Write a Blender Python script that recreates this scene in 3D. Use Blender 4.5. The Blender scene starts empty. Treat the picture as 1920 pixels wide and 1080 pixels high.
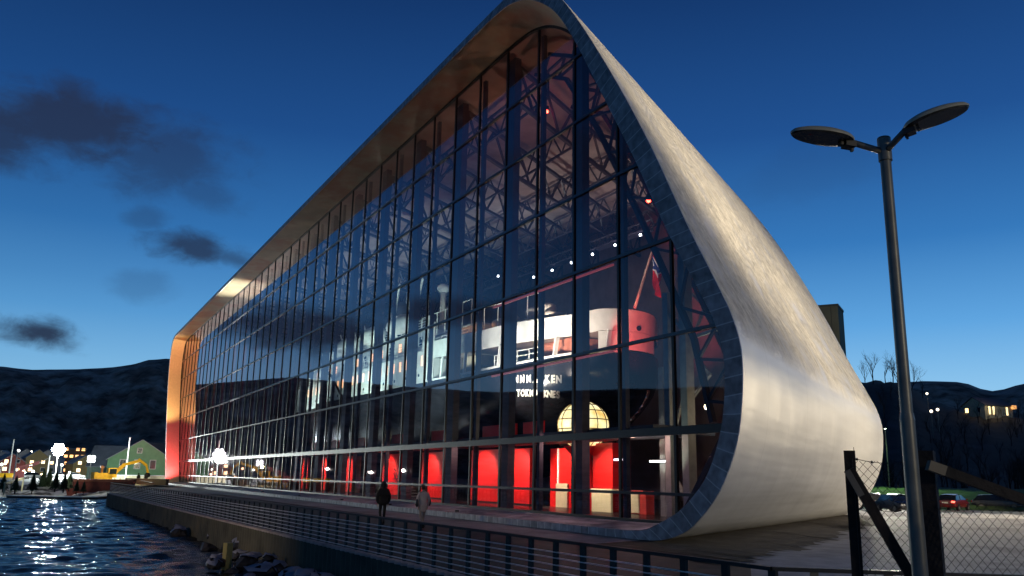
import bpy, bmesh, math, random
from mathutils import Vector, Matrix
random.seed(7)
C = bpy.context.scene.collection
R = math.radians
PI = math.pi
# ------------------------------------------------------------------ camera
EYE = Vector((0.0, 0.0, 2.07))
CM = Matrix(((0.4765442, -0.18481949, -0.85950415),
             (0.87896028, 0.12049686, 0.461421),
             (0.01828795, -0.9753575, 0.21987107)))      # columns: right, down, forward
cam_d = bpy.data.cameras.new('camera'); cam = bpy.data.objects.new('camera', cam_d); C.objects.link(cam)
rt, dn, fw = CM.col[0], CM.col[1], CM.col[2]
m = Matrix.Identity(4)
for i in range(3):
    m[i][0] = rt[i]; m[i][1] = -dn[i]; m[i][2] = -fw[i]; m[i][3] = EYE[i]
cam.matrix_world = m
cam_d.sensor_width = 36; cam_d.lens = 29.756; cam_d.clip_end = 9000; cam_d.clip_start = 0.05
bpy.context.scene.camera = cam
sc = bpy.context.scene
sc.view_settings.view_transform = 'Standard'; sc.view_settings.look = 'None'
sc.view_settings.exposure = 0.0; sc.view_settings.gamma = 1
sc.cycles.use_denoising = True
sc.cycles.max_bounces = 8; sc.cycles.diffuse_bounces = 3; sc.cycles.glossy_bounces = 4
sc.cycles.transparent_max_bounces = 24; sc.cycles.transmission_bounces = 4
sc.cycles.sample_clamp_indirect = 4.0
sc.cycles.caustics_reflective = False; sc.cycles.caustics_refractive = False

def ray(px, py):
    return CM @ Vector((px - 960.0, py - 540.0, 1587.0))
def at(px, py, z=0.0):            # where the sight line meets the level z
    r = ray(px, py); t = (z - EYE.z) / r.z
    return EYE + r * t
def far(px, py, d):               # a point d metres ahead
    return EYE + ray(px, py) * (d / 1587.0)
# ------------------------------------------------------------------ world
W = bpy.data.worlds.new('World'); sc.world = W; W.use_nodes = True
def world():
    nt = W.node_tree; nt.nodes.clear(); N = nt.nodes.new; L = nt.links.new
    out = N('ShaderNodeOutputWorld'); bg = N('ShaderNodeBackground'); L(bg.outputs[0], out.inputs[0])
    tc = N('ShaderNodeTexCoord')
    def val(x):
        v = N('ShaderNodeValue'); v.outputs[0].default_value = x; return v.outputs[0]
    def mt(op, a, b=None, c=None, clamp=False):
        n = N('ShaderNodeMath'); n.operation = op; n.use_clamp = clamp
        for i, s in enumerate((a, b, c)):
            if s is None: continue
            if isinstance(s, (int, float)): n.inputs[i].default_value = s
            else: L(s, n.inputs[i])
        return n.outputs[0]
    def dot(v, c):
        n = N('ShaderNodeVectorMath'); n.operation = 'DOT_PRODUCT'; L(v, n.inputs[0]); n.inputs[1].default_value = c; return n.outputs['Value']
    D = tc.outputs['Generated']
    sep = N('ShaderNodeSeparateXYZ'); L(D, sep.inputs[0]); z = sep.outputs['Z']
    def s2l(c): return tuple(((x/255.0+0.055)/1.055)**2.4 if x > 10 else x/255/12.92 for x in c) + (1,)
    def ramp(stops):
        r = N('ShaderNodeValToRGB'); L(z, r.inputs[0]); e = r.color_ramp.elements
        e[0].position = stops[0][0]; e[0].color = s2l(stops[0][1]); e[1].position = stops[1][0]; e[1].color = s2l(stops[1][1])
        for p, c in stops[2:]:
            q = e.new(p); q.color = s2l(c)
        return r.outputs[0]
    dark = ramp([(0.0, (116,170,202)), (0.12, (82,146,192)), (0.20, (46,102,154)), (0.30, (29,73,125)), (0.40, (20,56,104)), (0.52, (13,38,76)), (0.9, (7,18,42))])
    light = ramp([(0.0, (186,218,240)), (0.10, (144,200,240)), (0.17, (98,168,228)), (0.26, (56,124,192)), (0.38, (34,84,150)), (0.52, (22,60,116)), (0.9, (9,24,54))])
    az = mt('MULTIPLY_ADD', dot(D, (-0.50, 0.866, 0.0)), 0.62, 0.30, clamp=True)
    mx = N('ShaderNodeMix'); mx.data_type = 'RGBA'; L(az, mx.inputs[0]); L(dark, mx.inputs[6]); L(light, mx.inputs[7])
    no = N('ShaderNodeTexNoise'); no.inputs['Scale'].default_value = 9; no.inputs['Detail'].default_value = 6; no.inputs['Roughness'].default_value = 0.6
    st = N('ShaderNodeVectorMath'); st.operation = 'MULTIPLY'; L(D, st.inputs[0]); st.inputs[1].default_value = (1, 1, 1.8)
    L(st.outputs[0], no.inputs['Vector'])
    no2 = N('ShaderNodeTexNoise'); no2.inputs['Scale'].default_value = 26; no2.inputs['Detail'].default_value = 7; no2.inputs['Roughness'].default_value = 0.62; no2.inputs['Distortion'].default_value = 0.6; L(st.outputs[0], no2.inputs['Vector'])
    nz = mt('ADD', mt('SUBTRACT', no.outputs['Fac'], 0.5), mt('MULTIPLY', mt('SUBTRACT', no2.outputs['Fac'], 0.5), 0.55))
    blobs = [((-0.937,-0.015,0.35),0.125,0.042,0.85,0.10),((-0.935,0.075,0.335),0.08,0.05,0.55,0.0),((-0.94,-0.12,0.33),0.10,0.04,0.8,0.0),
             ((-0.945,0.12,0.30),0.05,0.02,0.35,-0.4),((-0.962,0.115,0.242),0.050,0.020,0.85,-0.2),((-0.961,0.16,0.235),0.03,0.012,0.6,-0.3),((-0.991,-0.02,0.137),0.050,0.019,0.95,-0.2),
             ((-0.961,0.069,0.268),0.024,0.014,0.35,0.0),((-0.978,0.07,0.195),0.04,0.018,0.22,0.2),((-0.632,0.699,0.334),0.09,0.03,0.10,0.3),
             ((-0.954,-0.235,0.160),0.11,0.030,0.9,0.0),((-0.90,-0.40,0.19),0.10,0.02,0.8,0.1),((-0.8,-0.5,0.36),0.16,0.05,0.7,0.1),((-0.5,-0.8,0.3),0.25,0.06,0.7,0.0)]
    total = None
    for (c, a, b, s, sl) in blobs:
        c = Vector(c).normalized(); eh = Vector((-c.y, c.x, 0)).normalized(); eh = -eh if eh.y < 0 else eh
        ev = c.cross(eh); ev = -ev if ev.z < 0 else ev
        eh2 = (eh + ev*sl*0.5).normalized(); ev2 = (ev - eh*sl*0.5).normalized()
        du = mt('DIVIDE', mt('SUBTRACT', dot(D, eh2), c.dot(eh2)), a)
        dv = mt('DIVIDE', mt('SUBTRACT', dot(D, ev2), c.dot(ev2)), b)
        front = mt('GREATER_THAN', dot(D, c), 0.5)
        rr = mt('SQRT', mt('ADD', mt('MULTIPLY', du, du), mt('MULTIPLY', dv, dv)))
        rr = mt('MULTIPLY_ADD', nz, 1.9, rr)
        mr = N('ShaderNodeMapRange'); mr.interpolation_type = 'SMOOTHSTEP'; L(rr, mr.inputs[0])
        mr.inputs[1].default_value = 1.25; mr.inputs[2].default_value = 0.25; mr.inputs[3].default_value = 0; mr.inputs[4].default_value = s
        q = mt('MULTIPLY', mr.outputs[0], front)
        total = q if total is None else mt('MAXIMUM', total, q)
    m2 = N('ShaderNodeMix'); m2.data_type = 'RGBA'; L(total, m2.inputs[0]); L(mx.outputs[2], m2.inputs[6]); m2.inputs[7].default_value = s2l((38, 47, 70))
    L(m2.outputs[2], bg.inputs[0]); bg.inputs[1].default_value = 1.0
world()
sd = bpy.data.lights.new('sun', 'SUN'); so = bpy.data.objects.new('sun', sd); C.objects.link(so)
sd.energy = 0.03; sd.angle = R(15); sd.color = (0.7, 0.8, 1.0)
so.rotation_euler = Vector((0.45, -0.8, -0.2)).to_track_quat('-Z', 'Y').to_euler()

def lamp(kind, loc, energy, col, target=None, size=0.2, angle=60, blend=0.6, parent=None):
    d = bpy.data.lights.new('lamp_light', kind); o = bpy.data.objects.new('lamp_light', d); C.objects.link(o)
    d.energy = energy; d.color = col
    if kind == 'SPOT': d.spot_size = R(angle); d.spot_blend = blend; d.shadow_soft_size = size
    elif kind == 'AREA': d.size = size
    else: d.shadow_soft_size = size
    o.location = loc
    if target is not None: o.rotation_euler = (Vector(target) - Vector(loc)).to_track_quat('-Z', 'Y').to_euler()
    return o
# ------------------------------------------------------------------ materials
MC = {}
def mat(name, col, rough=0.6, metal=0.0, var=0.15, vscale=3.0, bump=0.0, bscale=20.0, emit=None, es=0.0, spec=0.5, col2=None, mixlo=0.45, mixhi=0.6, patch=None):
    if name in MC: return MC[name]
    M = bpy.data.materials.new(name); M.use_nodes = True; nt = M.node_tree; N = nt.nodes.new; L = nt.links.new
    b = nt.nodes['Principled BSDF']
    b.inputs['Roughness'].default_value = rough; b.inputs['Metallic'].default_value = metal
    b.inputs['Specular IOR Level'].default_value = spec
    tc = N('ShaderNodeTexCoord')
    n1 = N('ShaderNodeTexNoise'); n1.inputs['Scale'].default_value = vscale; n1.inputs['Detail'].default_value = 5; L(tc.outputs['Object'], n1.inputs['Vector'])
    hs = N('ShaderNodeMapRange'); L(n1.outputs['Fac'], hs.inputs[0]); hs.inputs[1].default_value = 0.3; hs.inputs[2].default_value = 0.7
    hs.inputs[3].default_value = 1 - var; hs.inputs[4].default_value = 1 + var
    vm = N('ShaderNodeVectorMath'); vm.operation = 'SCALE'; vm.inputs[0].default_value = col[:3]; L(hs.outputs[0], vm.inputs['Scale'])
    src = vm.outputs[0]
    if col2 is not None:
        n2 = N('ShaderNodeTexNoise'); n2.inputs['Scale'].default_value = patch or vscale*0.4; n2.inputs['Detail'].default_value = 8; n2.inputs['Roughness'].default_value = 0.65
        L(tc.outputs['Object'], n2.inputs['Vector'])
        mr = N('ShaderNodeMapRange'); L(n2.outputs['Fac'], mr.inputs[0]); mr.inputs[1].default_value = mixlo; mr.inputs[2].default_value = mixhi
        mx = N('ShaderNodeMix'); mx.data_type = 'RGBA'; L(mr.outputs[0], mx.inputs[0]); L(src, mx.inputs[6]); mx.inputs[7].default_value = tuple(col2[:3]) + (1,)
        src = mx.outputs[2]
    L(src, b.inputs['Base Color'])
    if bump:
        n3 = N('ShaderNodeTexNoise'); n3.inputs['Scale'].default_value = bscale; n3.inputs['Detail'].default_value = 4; L(tc.outputs['Object'], n3.inputs['Vector'])
        bp = N('ShaderNodeBump'); bp.inputs['Strength'].default_value = bump; bp.inputs['Distance'].default_value = 0.05
        L(n3.outputs['Fac'], bp.inputs['Height']); L(bp.outputs[0], b.inputs['Normal'])
    if emit is not None:
        b.inputs['Emission Color'].default_value = tuple(emit) + (1,); b.inputs['Emission Strength'].default_value = es
    MC[name] = M; return M
def glow(name, col, s):
    return mat(name, (0.8, 0.8, 0.8), emit=col, es=s)

blackm = mat('black painted steel', (0.012, 0.011, 0.012), rough=0.45)
mullm = mat('dark anodised aluminium', (0.014, 0.013, 0.016), rough=0.42, metal=0.2, var=0.1)
transm = mat('aluminium transom', (0.07, 0.07, 0.08), rough=0.30, metal=0.7, var=0.1)
steelm = mat('galvanised steel', (0.16, 0.155, 0.14), rough=0.42, metal=0.35, var=0.2, vscale=6)
columnm = mat('interior column paint', (0.045, 0.04, 0.065), rough=0.5)
trussm = mat('truss paint', (0.05, 0.045, 0.06), rough=0.5)
brightsteel = mat('grey painted steel', (0.4, 0.42, 0.38), rough=0.5)
whitem = mat('ship white paint', (0.72, 0.74, 0.70), rough=0.35, var=0.12, vscale=1.2)
hullm = mat('ship black paint', (0.014, 0.014, 0.018), rough=0.22, var=0.25, vscale=0.8)
brassm = mat('polished bronze', (0.75, 0.5, 0.35), rough=0.2, metal=1.0)
redm = mat('red wall paint', (0.80, 0.012, 0.008), rough=0.42, var=0.16, vscale=0.7)
orangem = mat('orange panel', (0.85, 0.16, 0.01), rough=0.5, var=0.04)
creamm = mat('cream panel', (0.75, 0.66, 0.40), rough=0.5, var=0.05)
snowm = mat('snow', (0.78, 0.79, 0.82), rough=0.7, var=0.06, vscale=0.6, bump=0.35, bscale=6)
liningm = mat('ceiling lining', (0.34, 0.25, 0.24), rough=0.6, var=0.15, vscale=0.8)
floorm = mat('exhibition floor', (0.06, 0.05, 0.05), rough=0.25)
# ------------------------------------------------------------------ mesh builder
ORG = {}
class MB:
    def __init__(s): s.v = []; s.f = []; s.uv = []; s.mi = []; s.cur = 0
    def add(s, vs, fs, uvs=None):
        o = len(s.v); s.v += [tuple(v) for v in vs]
        for k, f in enumerate(fs):
            s.f.append([i + o for i in f]); s.uv.append(uvs[k] if uvs else None); s.mi.append(s.cur)
        return s
    def box(s, c, size, rz=0.0, mtx=None):
        x, y, z = (q / 2 for q in size); c = Vector(c)
        rm = mtx if mtx is not None else Matrix.Rotation(rz, 3, 'Z')
        vs = [c + rm @ Vector((a*x, b*y, d*z)) for d in (-1, 1) for b in (-1, 1) for a in (-1, 1)]
        return s.add(vs, [(0,2,3,1),(4,5,7,6),(0,1,5,4),(2,6,7,3),(0,4,6,2),(1,3,7,5)])
    def bar(s, p, q, w, h=None, up=(0, 0, 1)):
        p, q = Vector(p), Vector(q); d = q - p; ln = d.length
        if ln < 1e-6: return s
        d.normalize(); u = Vector(up)
        if abs(d.dot(u)) > 0.98: u = Vector((0, 1, 0))
        x = d.cross(u).normalized(); z = x.cross(d)
        rm = Matrix((x, d, z)).transposed()
        return s.box((p + q) / 2, (w, ln, h or w), mtx=rm)
    def tube(s, p, q, r1, r2=None, n=8, caps=True):
        p, q = Vector(p), Vector(q); r2 = r1 if r2 is None else r2; d = (q - p).normalized()
        u = Vector((0, 0, 1)) if abs(d.z) < 0.95 else Vector((1, 0, 0))
        x = d.cross(u).normalized(); y = d.cross(x)
        vs = []
        for c, r in ((p, r1), (q, r2)):
            for i in range(n):
                a = 2*PI*i/n; vs.append(c + x*(r*math.cos(a)) + y*(r*math.sin(a)))
        fs = [(i, (i+1) % n, n + (i+1) % n, n + i) for i in range(n)]
        if caps: fs += [tuple(range(n-1, -1, -1)), tuple(range(n, 2*n))]
        return s.add(vs, fs)
    def path(s, pts, r, n=6):
        for a, b in zip(pts[:-1], pts[1:]): s.tube(a, b, r, n=n)
        return s
    def ell(s, c, rad, nu=16, nv=10, mtx=None, zlo=-1.0):
        c = Vector(c); vs = []; fs = []
        for j in range(nv + 1):
            t = -PI/2 + PI*j/nv; zz = max(math.sin(t), zlo); rr = math.cos(t)
            for i in range(nu):
                a = 2*PI*i/nu; v = Vector((rad[0]*rr*math.cos(a), rad[1]*rr*math.sin(a), rad[2]*zz))
                vs.append(c + (mtx @ v if mtx is not None else v))
        for j in range(nv):
            for i in range(nu): fs.append((j*nu+i, j*nu+(i+1) % nu, (j+1)*nu+(i+1) % nu, (j+1)*nu+i))
        return s.add(vs, fs)
    def grid(s, rows, closed=False, uv=None):
        nr, nc = len(rows), len(rows[0]); vs = [v for r in rows for v in r]; fs = []; us = []
        for j in range(nr - 1):
            for i in range(nc if closed else nc - 1):
                k = (i + 1) % nc; fs.append((j*nc+i, j*nc+k, (j+1)*nc+k, (j+1)*nc+i))
                if uv: us.append([uv[j][i], uv[j][i+1 if closed else k], uv[j+1][i+1 if closed else k], uv[j+1][i]])
        return s.add(vs, fs, us if uv else None)
    def prism(s, poly, h0, h1):
        n = len(poly); vs = [(p[0], p[1], h0) for p in poly] + [(p[0], p[1], h1) for p in poly]
        fs = [tuple(range(n-1, -1, -1)), tuple(range(n, 2*n))] + [(i, (i+1) % n, n+(i+1) % n, n+i) for i in range(n)]
        return s.add(vs, fs)
    def build(s, name, m, parent=None, smooth=False, recalc=True):
        me = bpy.data.meshes.new(name); o = Vector((0, 0, 0))
        if parent is not None: o = ORG.get(parent, Vector((0, 0, 0)))
        me.from_pydata([Vector(v) - o for v in s.v], [], s.f)
        for q in (m if isinstance(m, (list, tuple)) else [m]): me.materials.append(q)
        if any(s.mi): me.polygons.foreach_set('material_index', s.mi)
        if any(u is not None for u in s.uv):
            l = me.uv_layers.new(name='uv'); k = 0
            for p, u in zip(me.polygons, s.uv):
                for j in range(len(p.vertices)): l.data[k].uv = u[j] if u else (0, 0); k += 1
        if recalc:
            bm = bmesh.new(); bm.from_mesh(me); bmesh.ops.recalc_face_normals(bm, faces=bm.faces); bm.to_mesh(me); bm.free()
        if smooth:
            me.polygons.foreach_set('use_smooth', [True]*len(me.polygons))
        ob = bpy.data.objects.new(name, me); C.objects.link(ob)
        if parent is not None: ob.parent = parent; ORG[ob] = o
        return ob
def tag(o, label=None, cat=None, group=None, kind=None):
    if label: o['label'] = label
    if cat: o['category'] = cat
    if group: o['group'] = group
    if kind: o['kind'] = kind
    return o
def root(name, loc, label, cat, group=None):
    o = bpy.data.objects.new(name, None); C.objects.link(o); o.location = loc; o.empty_display_size = 0.3
    ORG[o] = Vector(loc); return tag(o, label, cat, group)
def copy_tree(o, parent=None):
    c = o.copy(); C.objects.link(c); c.parent = parent
    for ch in [x for x in C.objects if x.parent == o]: copy_tree(ch, c)
    return c
def autosmooth(o, ang=35):
    me = o.data
    me.polygons.foreach_set('use_smooth', [True]*len(me.polygons))
    me.set_sharp_from_angle(angle=R(ang)); return o
def noise1(x, s=0):
    return math.sin(x*1.7+s)*0.5 + math.sin(x*3.9+s*2.1+1)*0.3 + math.sin(x*8.3+s*1.3+2)*0.2
# ------------------------------------------------------------------ outline of the museum
YF, YG, DEP, SK = 19.1, 21.57, 32.4, -0.633
YB = YF + DEP
pairs = [  # (outer x, z), (inner x, z) from bottom right corner round to bottom left
 ((-30.0,0.02),(-30.0,0.30)),((-27.2,0.02),(-27.2,0.30)),((-25.5,0.03),(-26.0,0.33)),((-24.4,0.08),(-25.1,0.43)),((-23.45,0.28),(-24.2,0.72)),((-22.6,0.64),(-23.2,1.15)),
 ((-21.3,1.75),(-21.95,2.15)),((-20.4,3.30),(-21.2,3.45)),((-20.07,4.8),(-20.88,4.75)),((-20.05,6.3),(-20.87,6.25)),((-20.5,7.6),(-21.35,7.55)),((-22.5,11.05),(-23.55,11.0)),
 ((-24.5,14.75),(-25.5,14.5)),((-26.6,18.2),(-27.5,17.8)),((-28.95,21.7),(-29.75,21.5)),((-30.75,24.1),(-31.4,23.8)),((-32.2,25.7),(-32.9,25.2)),((-34.0,26.95),(-34.7,26.35)),
 ((-36.0,27.52),(-36.6,27.0)),((-38.6,27.65),(-39.0,27.2)),((-45.0,27.65),(-45.0,27.2)),((-100.0,27.65),(-100.0,27.2)),((-165.0,27.65),(-165.0,27.2)),((-171.0,27.6),(-170.5,27.15)),((-173.3,27.1),(-172.6,26.65)),
 ((-174.7,25.9),(-173.9,25.45)),((-175.1,24.0),(-174.4,23.7)),((-175.0,21.3),(-174.3,21.1)),((-173.8,17.5),(-173.0,17.5)),((-170.3,11.3),(-169.6,11.3)),((-166.3,5.5),(-165.6,5.5)),((-162.8,0.9),(-162.2,0.9)),((-162.3,0.02),(-161.7,0.30))]
def cr(p0, p1, p2, p3, t):
    return 0.5*((2*p1)+(-p0+p2)*t+(2*p0-5*p1+4*p2-p3)*t*t+(-p0+3*p1-3*p2+p3)*t**3)
def dense():
    out = []; n = len(pairs)
    for i in range(n - 1):
        a = pairs[max(i-1, 0)]; b = pairs[i]; c = pairs[i+1]; d = pairs[min(i+2, n-1)]
        ln = math.dist(b[0], c[0]); k = 4 if ln < 6 else (1 if ln > 20 else 2)
        lin = ln > 20 or i == 0 or i == n-2
        for j in range(k):
            t = j / k; q = []
            for s in (0, 1):
                if lin: q.append(tuple(b[s][e] + (c[s][e]-b[s][e])*t for e in (0, 1)))
                else:
                    # limit the influence of far neighbours
                    def lim(p, o, r=ln): 
                        v = Vector(p) - Vector(o); return Vector(o) + (v.normalized()*min(v.length, r) if v.length > 1e-6 else v)
                    p0 = lim(a[s], b[s]) if i > 0 else Vector(b[s]); p3 = lim(d[s], c[s]) if i < n-2 else Vector(c[s])
                    q.append(tuple(cr(p0[e], b[s][e], c[s][e], p3[e], t) for e in (0, 1)))
            out.append(q)
    out.append([pairs[-1][0], pairs[-1][1]])
    return out
DP = dense()
OUT = [p[0] for p in DP]; INN = [p[1] for p in DP]
GX = SK*(YG - YF)
GLO = [(x + GX, z) for x, z in INN]           # outline where the glass stands
GLO = [(x, max(z, 0.46) if z < 0.6 else z) for x, z in GLO]
def zr(x, loop=GLO):
    hits = []
    n = len(loop)
    for i in range(n):
        (x1, z1), (x2, z2) = loop[i], loop[(i+1) % n]
        if (x1 - x)*(x2 - x) <= 0 and x1 != x2: hits.append(z1 + (z2-z1)*(x-x1)/(x2-x1))
    return (min(hits), max(hits)) if len(hits) > 1 else None
def xr(z, loop=GLO):
    hits = []; n = len(loop)
    for i in range(n):
        (x1, z1), (x2, z2) = loop[i], loop[(i+1) % n]
        if (z1 - z)*(z2 - z) <= 0 and z1 != z2: hits.append(x1 + (x2-x1)*(z-z1)/(z2-z1))
    return (min(hits), max(hits))

museum = root('museum_building', (-90, YB - 10, 0), 'long glass-fronted museum in a rounded white shell with a ship standing inside', 'building')
# --- outer shell
def shell_mat():
    M = bpy.data.materials.new('frosted white shell'); M.use_nodes = True; nt = M.node_tree; N = nt.nodes.new; L = nt.links.new
    b = nt.nodes['Principled BSDF']; tc = N('ShaderNodeTexCoord'); uv = N('ShaderNodeUVMap'); uv.uv_map = 'uv'
    geo = N('ShaderNodeNewGeometry')
    sp = N('ShaderNodeSeparateXYZ'); L(geo.outputs['Normal'], sp.inputs[0])
    # frost settles where the skin faces up
    up = N('ShaderNodeMapRange'); L(sp.outputs['Z'], up.inputs[0]); up.inputs[1].default_value = 0.20; up.inputs[2].default_value = 0.40
    n1 = N('ShaderNodeTexNoise'); n1.inputs['Scale'].default_value = 0.35; n1.inputs['Detail'].default_value = 9; n1.inputs['Roughness'].default_value = 0.7; L(tc.outputs['Object'], n1.inputs['Vector'])
    pm = N('ShaderNodeMath'); pm.operation = 'MULTIPLY'; L(up.outputs[0], pm.inputs[0])
    q = N('ShaderNodeMapRange'); L(n1.outputs['Fac'], q.inputs[0]); q.inputs[1].default_value = 0.40; q.inputs[2].default_value = 0.52; L(q.outputs[0], pm.inputs[1])
    n2 = N('ShaderNodeTexNoise'); n2.inputs['Scale'].default_value = 1.5; n2.inputs['Detail'].default_value = 9; n2.inputs['Roughness'].default_value = 0.78; L(tc.outputs['Object'], n2.inputs['Vector'])
    cf = N('ShaderNodeMapRange'); L(n2.outputs['Fac'], cf.inputs[0]); cf.inputs[1].default_value = 0.35; cf.inputs[2].default_value = 0.65; cf.inputs[3].default_value = 0.50; cf.inputs[4].default_value = 1.0
    fr = N('ShaderNodeVectorMath'); fr.operation = 'SCALE'; fr.inputs[0].default_value = (1, 0.98, 0.93); L(cf.outputs[0], fr.inputs['Scale'])
    # stains on bare skin run with the profile
    su = N('ShaderNodeSeparateXYZ'); L(uv.outputs[0], su.inputs[0])
    n3 = N('ShaderNodeTexNoise'); n3.inputs['Scale'].default_value = 0.5; n3.inputs['Detail'].default_value = 6; mp = N('ShaderNodeMapping'); mp.inputs['Scale'].default_value = (0.35, 3.0, 1); L(uv.outputs[0], mp.inputs[0]); L(mp.outputs[0], n3.inputs['Vector'])
    cs = N('ShaderNodeMapRange'); L(n3.outputs['Fac'], cs.inputs[0]); cs.inputs[1].default_value = 0.3; cs.inputs[2].default_value = 0.7; cs.inputs[3].default_value = 0.68; cs.inputs[4].default_value = 0.78
    # seams
    fx = N('ShaderNodeMath'); fx.operation = 'PINGPONG'; L(su.outputs['X'], fx.inputs[0]); fx.inputs[1].default_value = 1.5
    sm = N('ShaderNodeMapRange'); L(fx.outputs[0], sm.inputs[0]); sm.inputs[1].default_value = 0.0; sm.inputs[2].default_value = 0.03; sm.inputs[3].default_value = 0.80; sm.inputs[4].default_value = 1.0
    bs0 = N('ShaderNodeMath'); bs0.operation = 'MULTIPLY'; L(cs.outputs[0], bs0.inputs[0]); L(sm.outputs[0], bs0.inputs[1])
    ba = N('ShaderNodeVectorMath'); ba.operation = 'SCALE'; ba.inputs[0].default_value = (0.97, 0.98, 1.0); L(bs0.outputs[0], ba.inputs['Scale'])
    mx = N('ShaderNodeMix'); mx.data_type = 'RGBA'; L(pm.outputs[0], mx.inputs[0]); L(ba.outputs[0], mx.inputs[6]); L(fr.outputs[0], mx.inputs[7]); L(mx.outputs[2], b.inputs['Base Color'])
    ro = N('ShaderNodeMapRange'); L(pm.outputs[0], ro.inputs[0]); ro.inputs[3].default_value = 0.48; ro.inputs[4].default_value = 0.85; L(ro.outputs[0], b.inputs['Roughness'])
    hm = N('ShaderNodeMath'); hm.operation = 'MULTIPLY'; L(n2.outputs['Fac'], hm.inputs[0]); L(pm.outputs[0], hm.inputs[1])
    bp = N('ShaderNodeBump'); bp.inputs['Strength'].default_value = 0.8; bp.inputs['Distance'].default_value = 0.35; L(hm.outputs[0], bp.inputs['Height'])
    n4 = N('ShaderNodeTexNoise'); n4.inputs['Scale'].default_value = 0.22; n4.inputs['Detail'].default_value = 2; L(tc.outputs['Object'], n4.inputs['Vector'])
    bp2 = N('ShaderNodeBump'); bp2.inputs['Strength'].default_value = 0.35; bp2.inputs['Distance'].default_value = 0.5; L(n4.outputs['Fac'], bp2.inputs['Height']); L(bp.outputs[0], bp2.inputs['Normal'])
    n5 = N('ShaderNodeTexNoise'); n5.inputs['Scale'].default_value = 1.0; n5.inputs['Detail'].default_value = 3; mp5 = N('ShaderNodeMapping'); mp5.inputs['Scale'].default_value = (0.05, 0.55, 1); L(uv.outputs[0], mp5.inputs[0]); L(mp5.outputs[0], n5.inputs['Vector'])
    bp3 = N('ShaderNodeBump'); bp3.inputs['Strength'].default_value = 0.38; bp3.inputs['Distance'].default_value = 0.22; L(n5.outputs['Fac'], bp3.inputs['Height']); L(bp2.outputs[0], bp3.inputs['Normal'])
    L(bp3.outputs[0], b.inputs['Normal']); b.inputs['Metallic'].default_value = 0.25; b.inputs['Specular IOR Level'].default_value = 0.4
    return M
shm = shell_mat()
b = MB(); arc = [0.0]
for i in range(1, len(OUT)): arc.append(arc[-1] + math.dist(OUT[i], OUT[i-1]))
NY = 14; rows = []; uvr = []
for j in range(NY + 1):
    t = j / NY; y = YF + DEP*t
    row = []
    for (x, z) in OUT:
        zz = z if z > 1.0 else z - 0.25*t*(1 if x > -160 else 0)
        row.append((x + SK*(y - YF), y, max(zz, 0.02) if t < 0.01 else zz))
    rows.append(row); uvr.append([(DEP*t, a) for a in arc])
# soft roll of the skin into the back wall
for t2, k in ((0.35, 0.18), (0.8, 0.75), (1.2, 1.7)):
    y = YB + t2; row = []
    cx, cz = -120.0, 12.0
    for (x, z) in OUT:
        xx = x + SK*(y - YF); d = Vector((xx - cx, (z - cz)*3)); d.normalize()
        row.append((xx - d.x*k, y, z - d.y*k*0.8))
    rows.append(row); uvr.append([(DEP + t2, a) for a in arc])
b.grid(rows, closed=False, uv=uvr)
last = rows[-1]; b.add(last, [tuple(range(len(last)))])
sh = b.build('outer_shell', shm, museum, recalc=False); autosmooth(sh, 40)
# --- tiled front frame
def frame_mat():
    M = bpy.data.materials.new('dark slate edge tiles'); M.use_nodes = True; nt = M.node_tree; N = nt.nodes.new; L = nt.links.new
    b = nt.nodes['Principled BSDF']; uv = N('ShaderNodeUVMap'); uv.uv_map = 'uv'; tc = N('ShaderNodeTexCoord')
    s = N('ShaderNodeSeparateXYZ'); L(uv.outputs[0], s.inputs[0])
    p = N('ShaderNodeMath'); p.operation = 'PINGPONG'; L(s.outputs['X'], p.inputs[0]); p.inputs[1].default_value = 0.30
    mr = N('ShaderNodeMapRange'); L(p.outputs[0], mr.inputs[0]); mr.inputs[1].default_value = 0.0; mr.inputs[2].default_value = 0.03; mr.inputs[3].default_value = 1; mr.inputs[4].default_value = 0
    fl = N('ShaderNodeMath'); fl.operation = 'FLOOR'; dv = N('ShaderNodeMath'); dv.operation = 'DIVIDE'; L(s.outputs['X'], dv.inputs[0]); dv.inputs[1].default_value = 0.60; L(dv.outputs[0], fl.inputs[0])
    wn = N('ShaderNodeTexWhiteNoise'); wn.noise_dimensions = '1D'; L(fl.outputs[0], wn.inputs['W'])
    v = N('ShaderNodeMapRange'); L(wn.outputs['Value'], v.inputs[0]); v.inputs[3].default_value = 0.8; v.inputs[4].default_value = 1.2
    no = N('ShaderNodeTexNoise'); no.inputs['Scale'].default_value = 2.5; no.inputs['Detail'].default_value = 6; L(tc.outputs['Object'], no.inputs['Vector'])
    v2 = N('ShaderNodeMath'); v2.operation = 'MULTIPLY'; L(v.outputs[0], v2.inputs[0]); L(no.outputs['Fac'], v2.inputs[1])
    c = N('ShaderNodeVectorMath'); c.operation = 'SCALE'; c.inputs[0].default_value = (0.62, 0.60, 0.66); L(v2.outputs[0], c.inputs['Scale'])
    mx = N('ShaderNodeMix'); mx.data_type = 'RGBA'; L(mr.outputs[0], mx.inputs[0]); L(c.outputs[0], mx.inputs[6]); mx.inputs[7].default_value = (0.75, 0.73, 0.73, 1)
    L(mx.outputs[2], b.inputs['Base Color']); b.inputs['Roughness'].default_value = 0.55
    return M
b = MB(); r0, r1, u0, u1 = [], [], [], []
ain = 0.0
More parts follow.
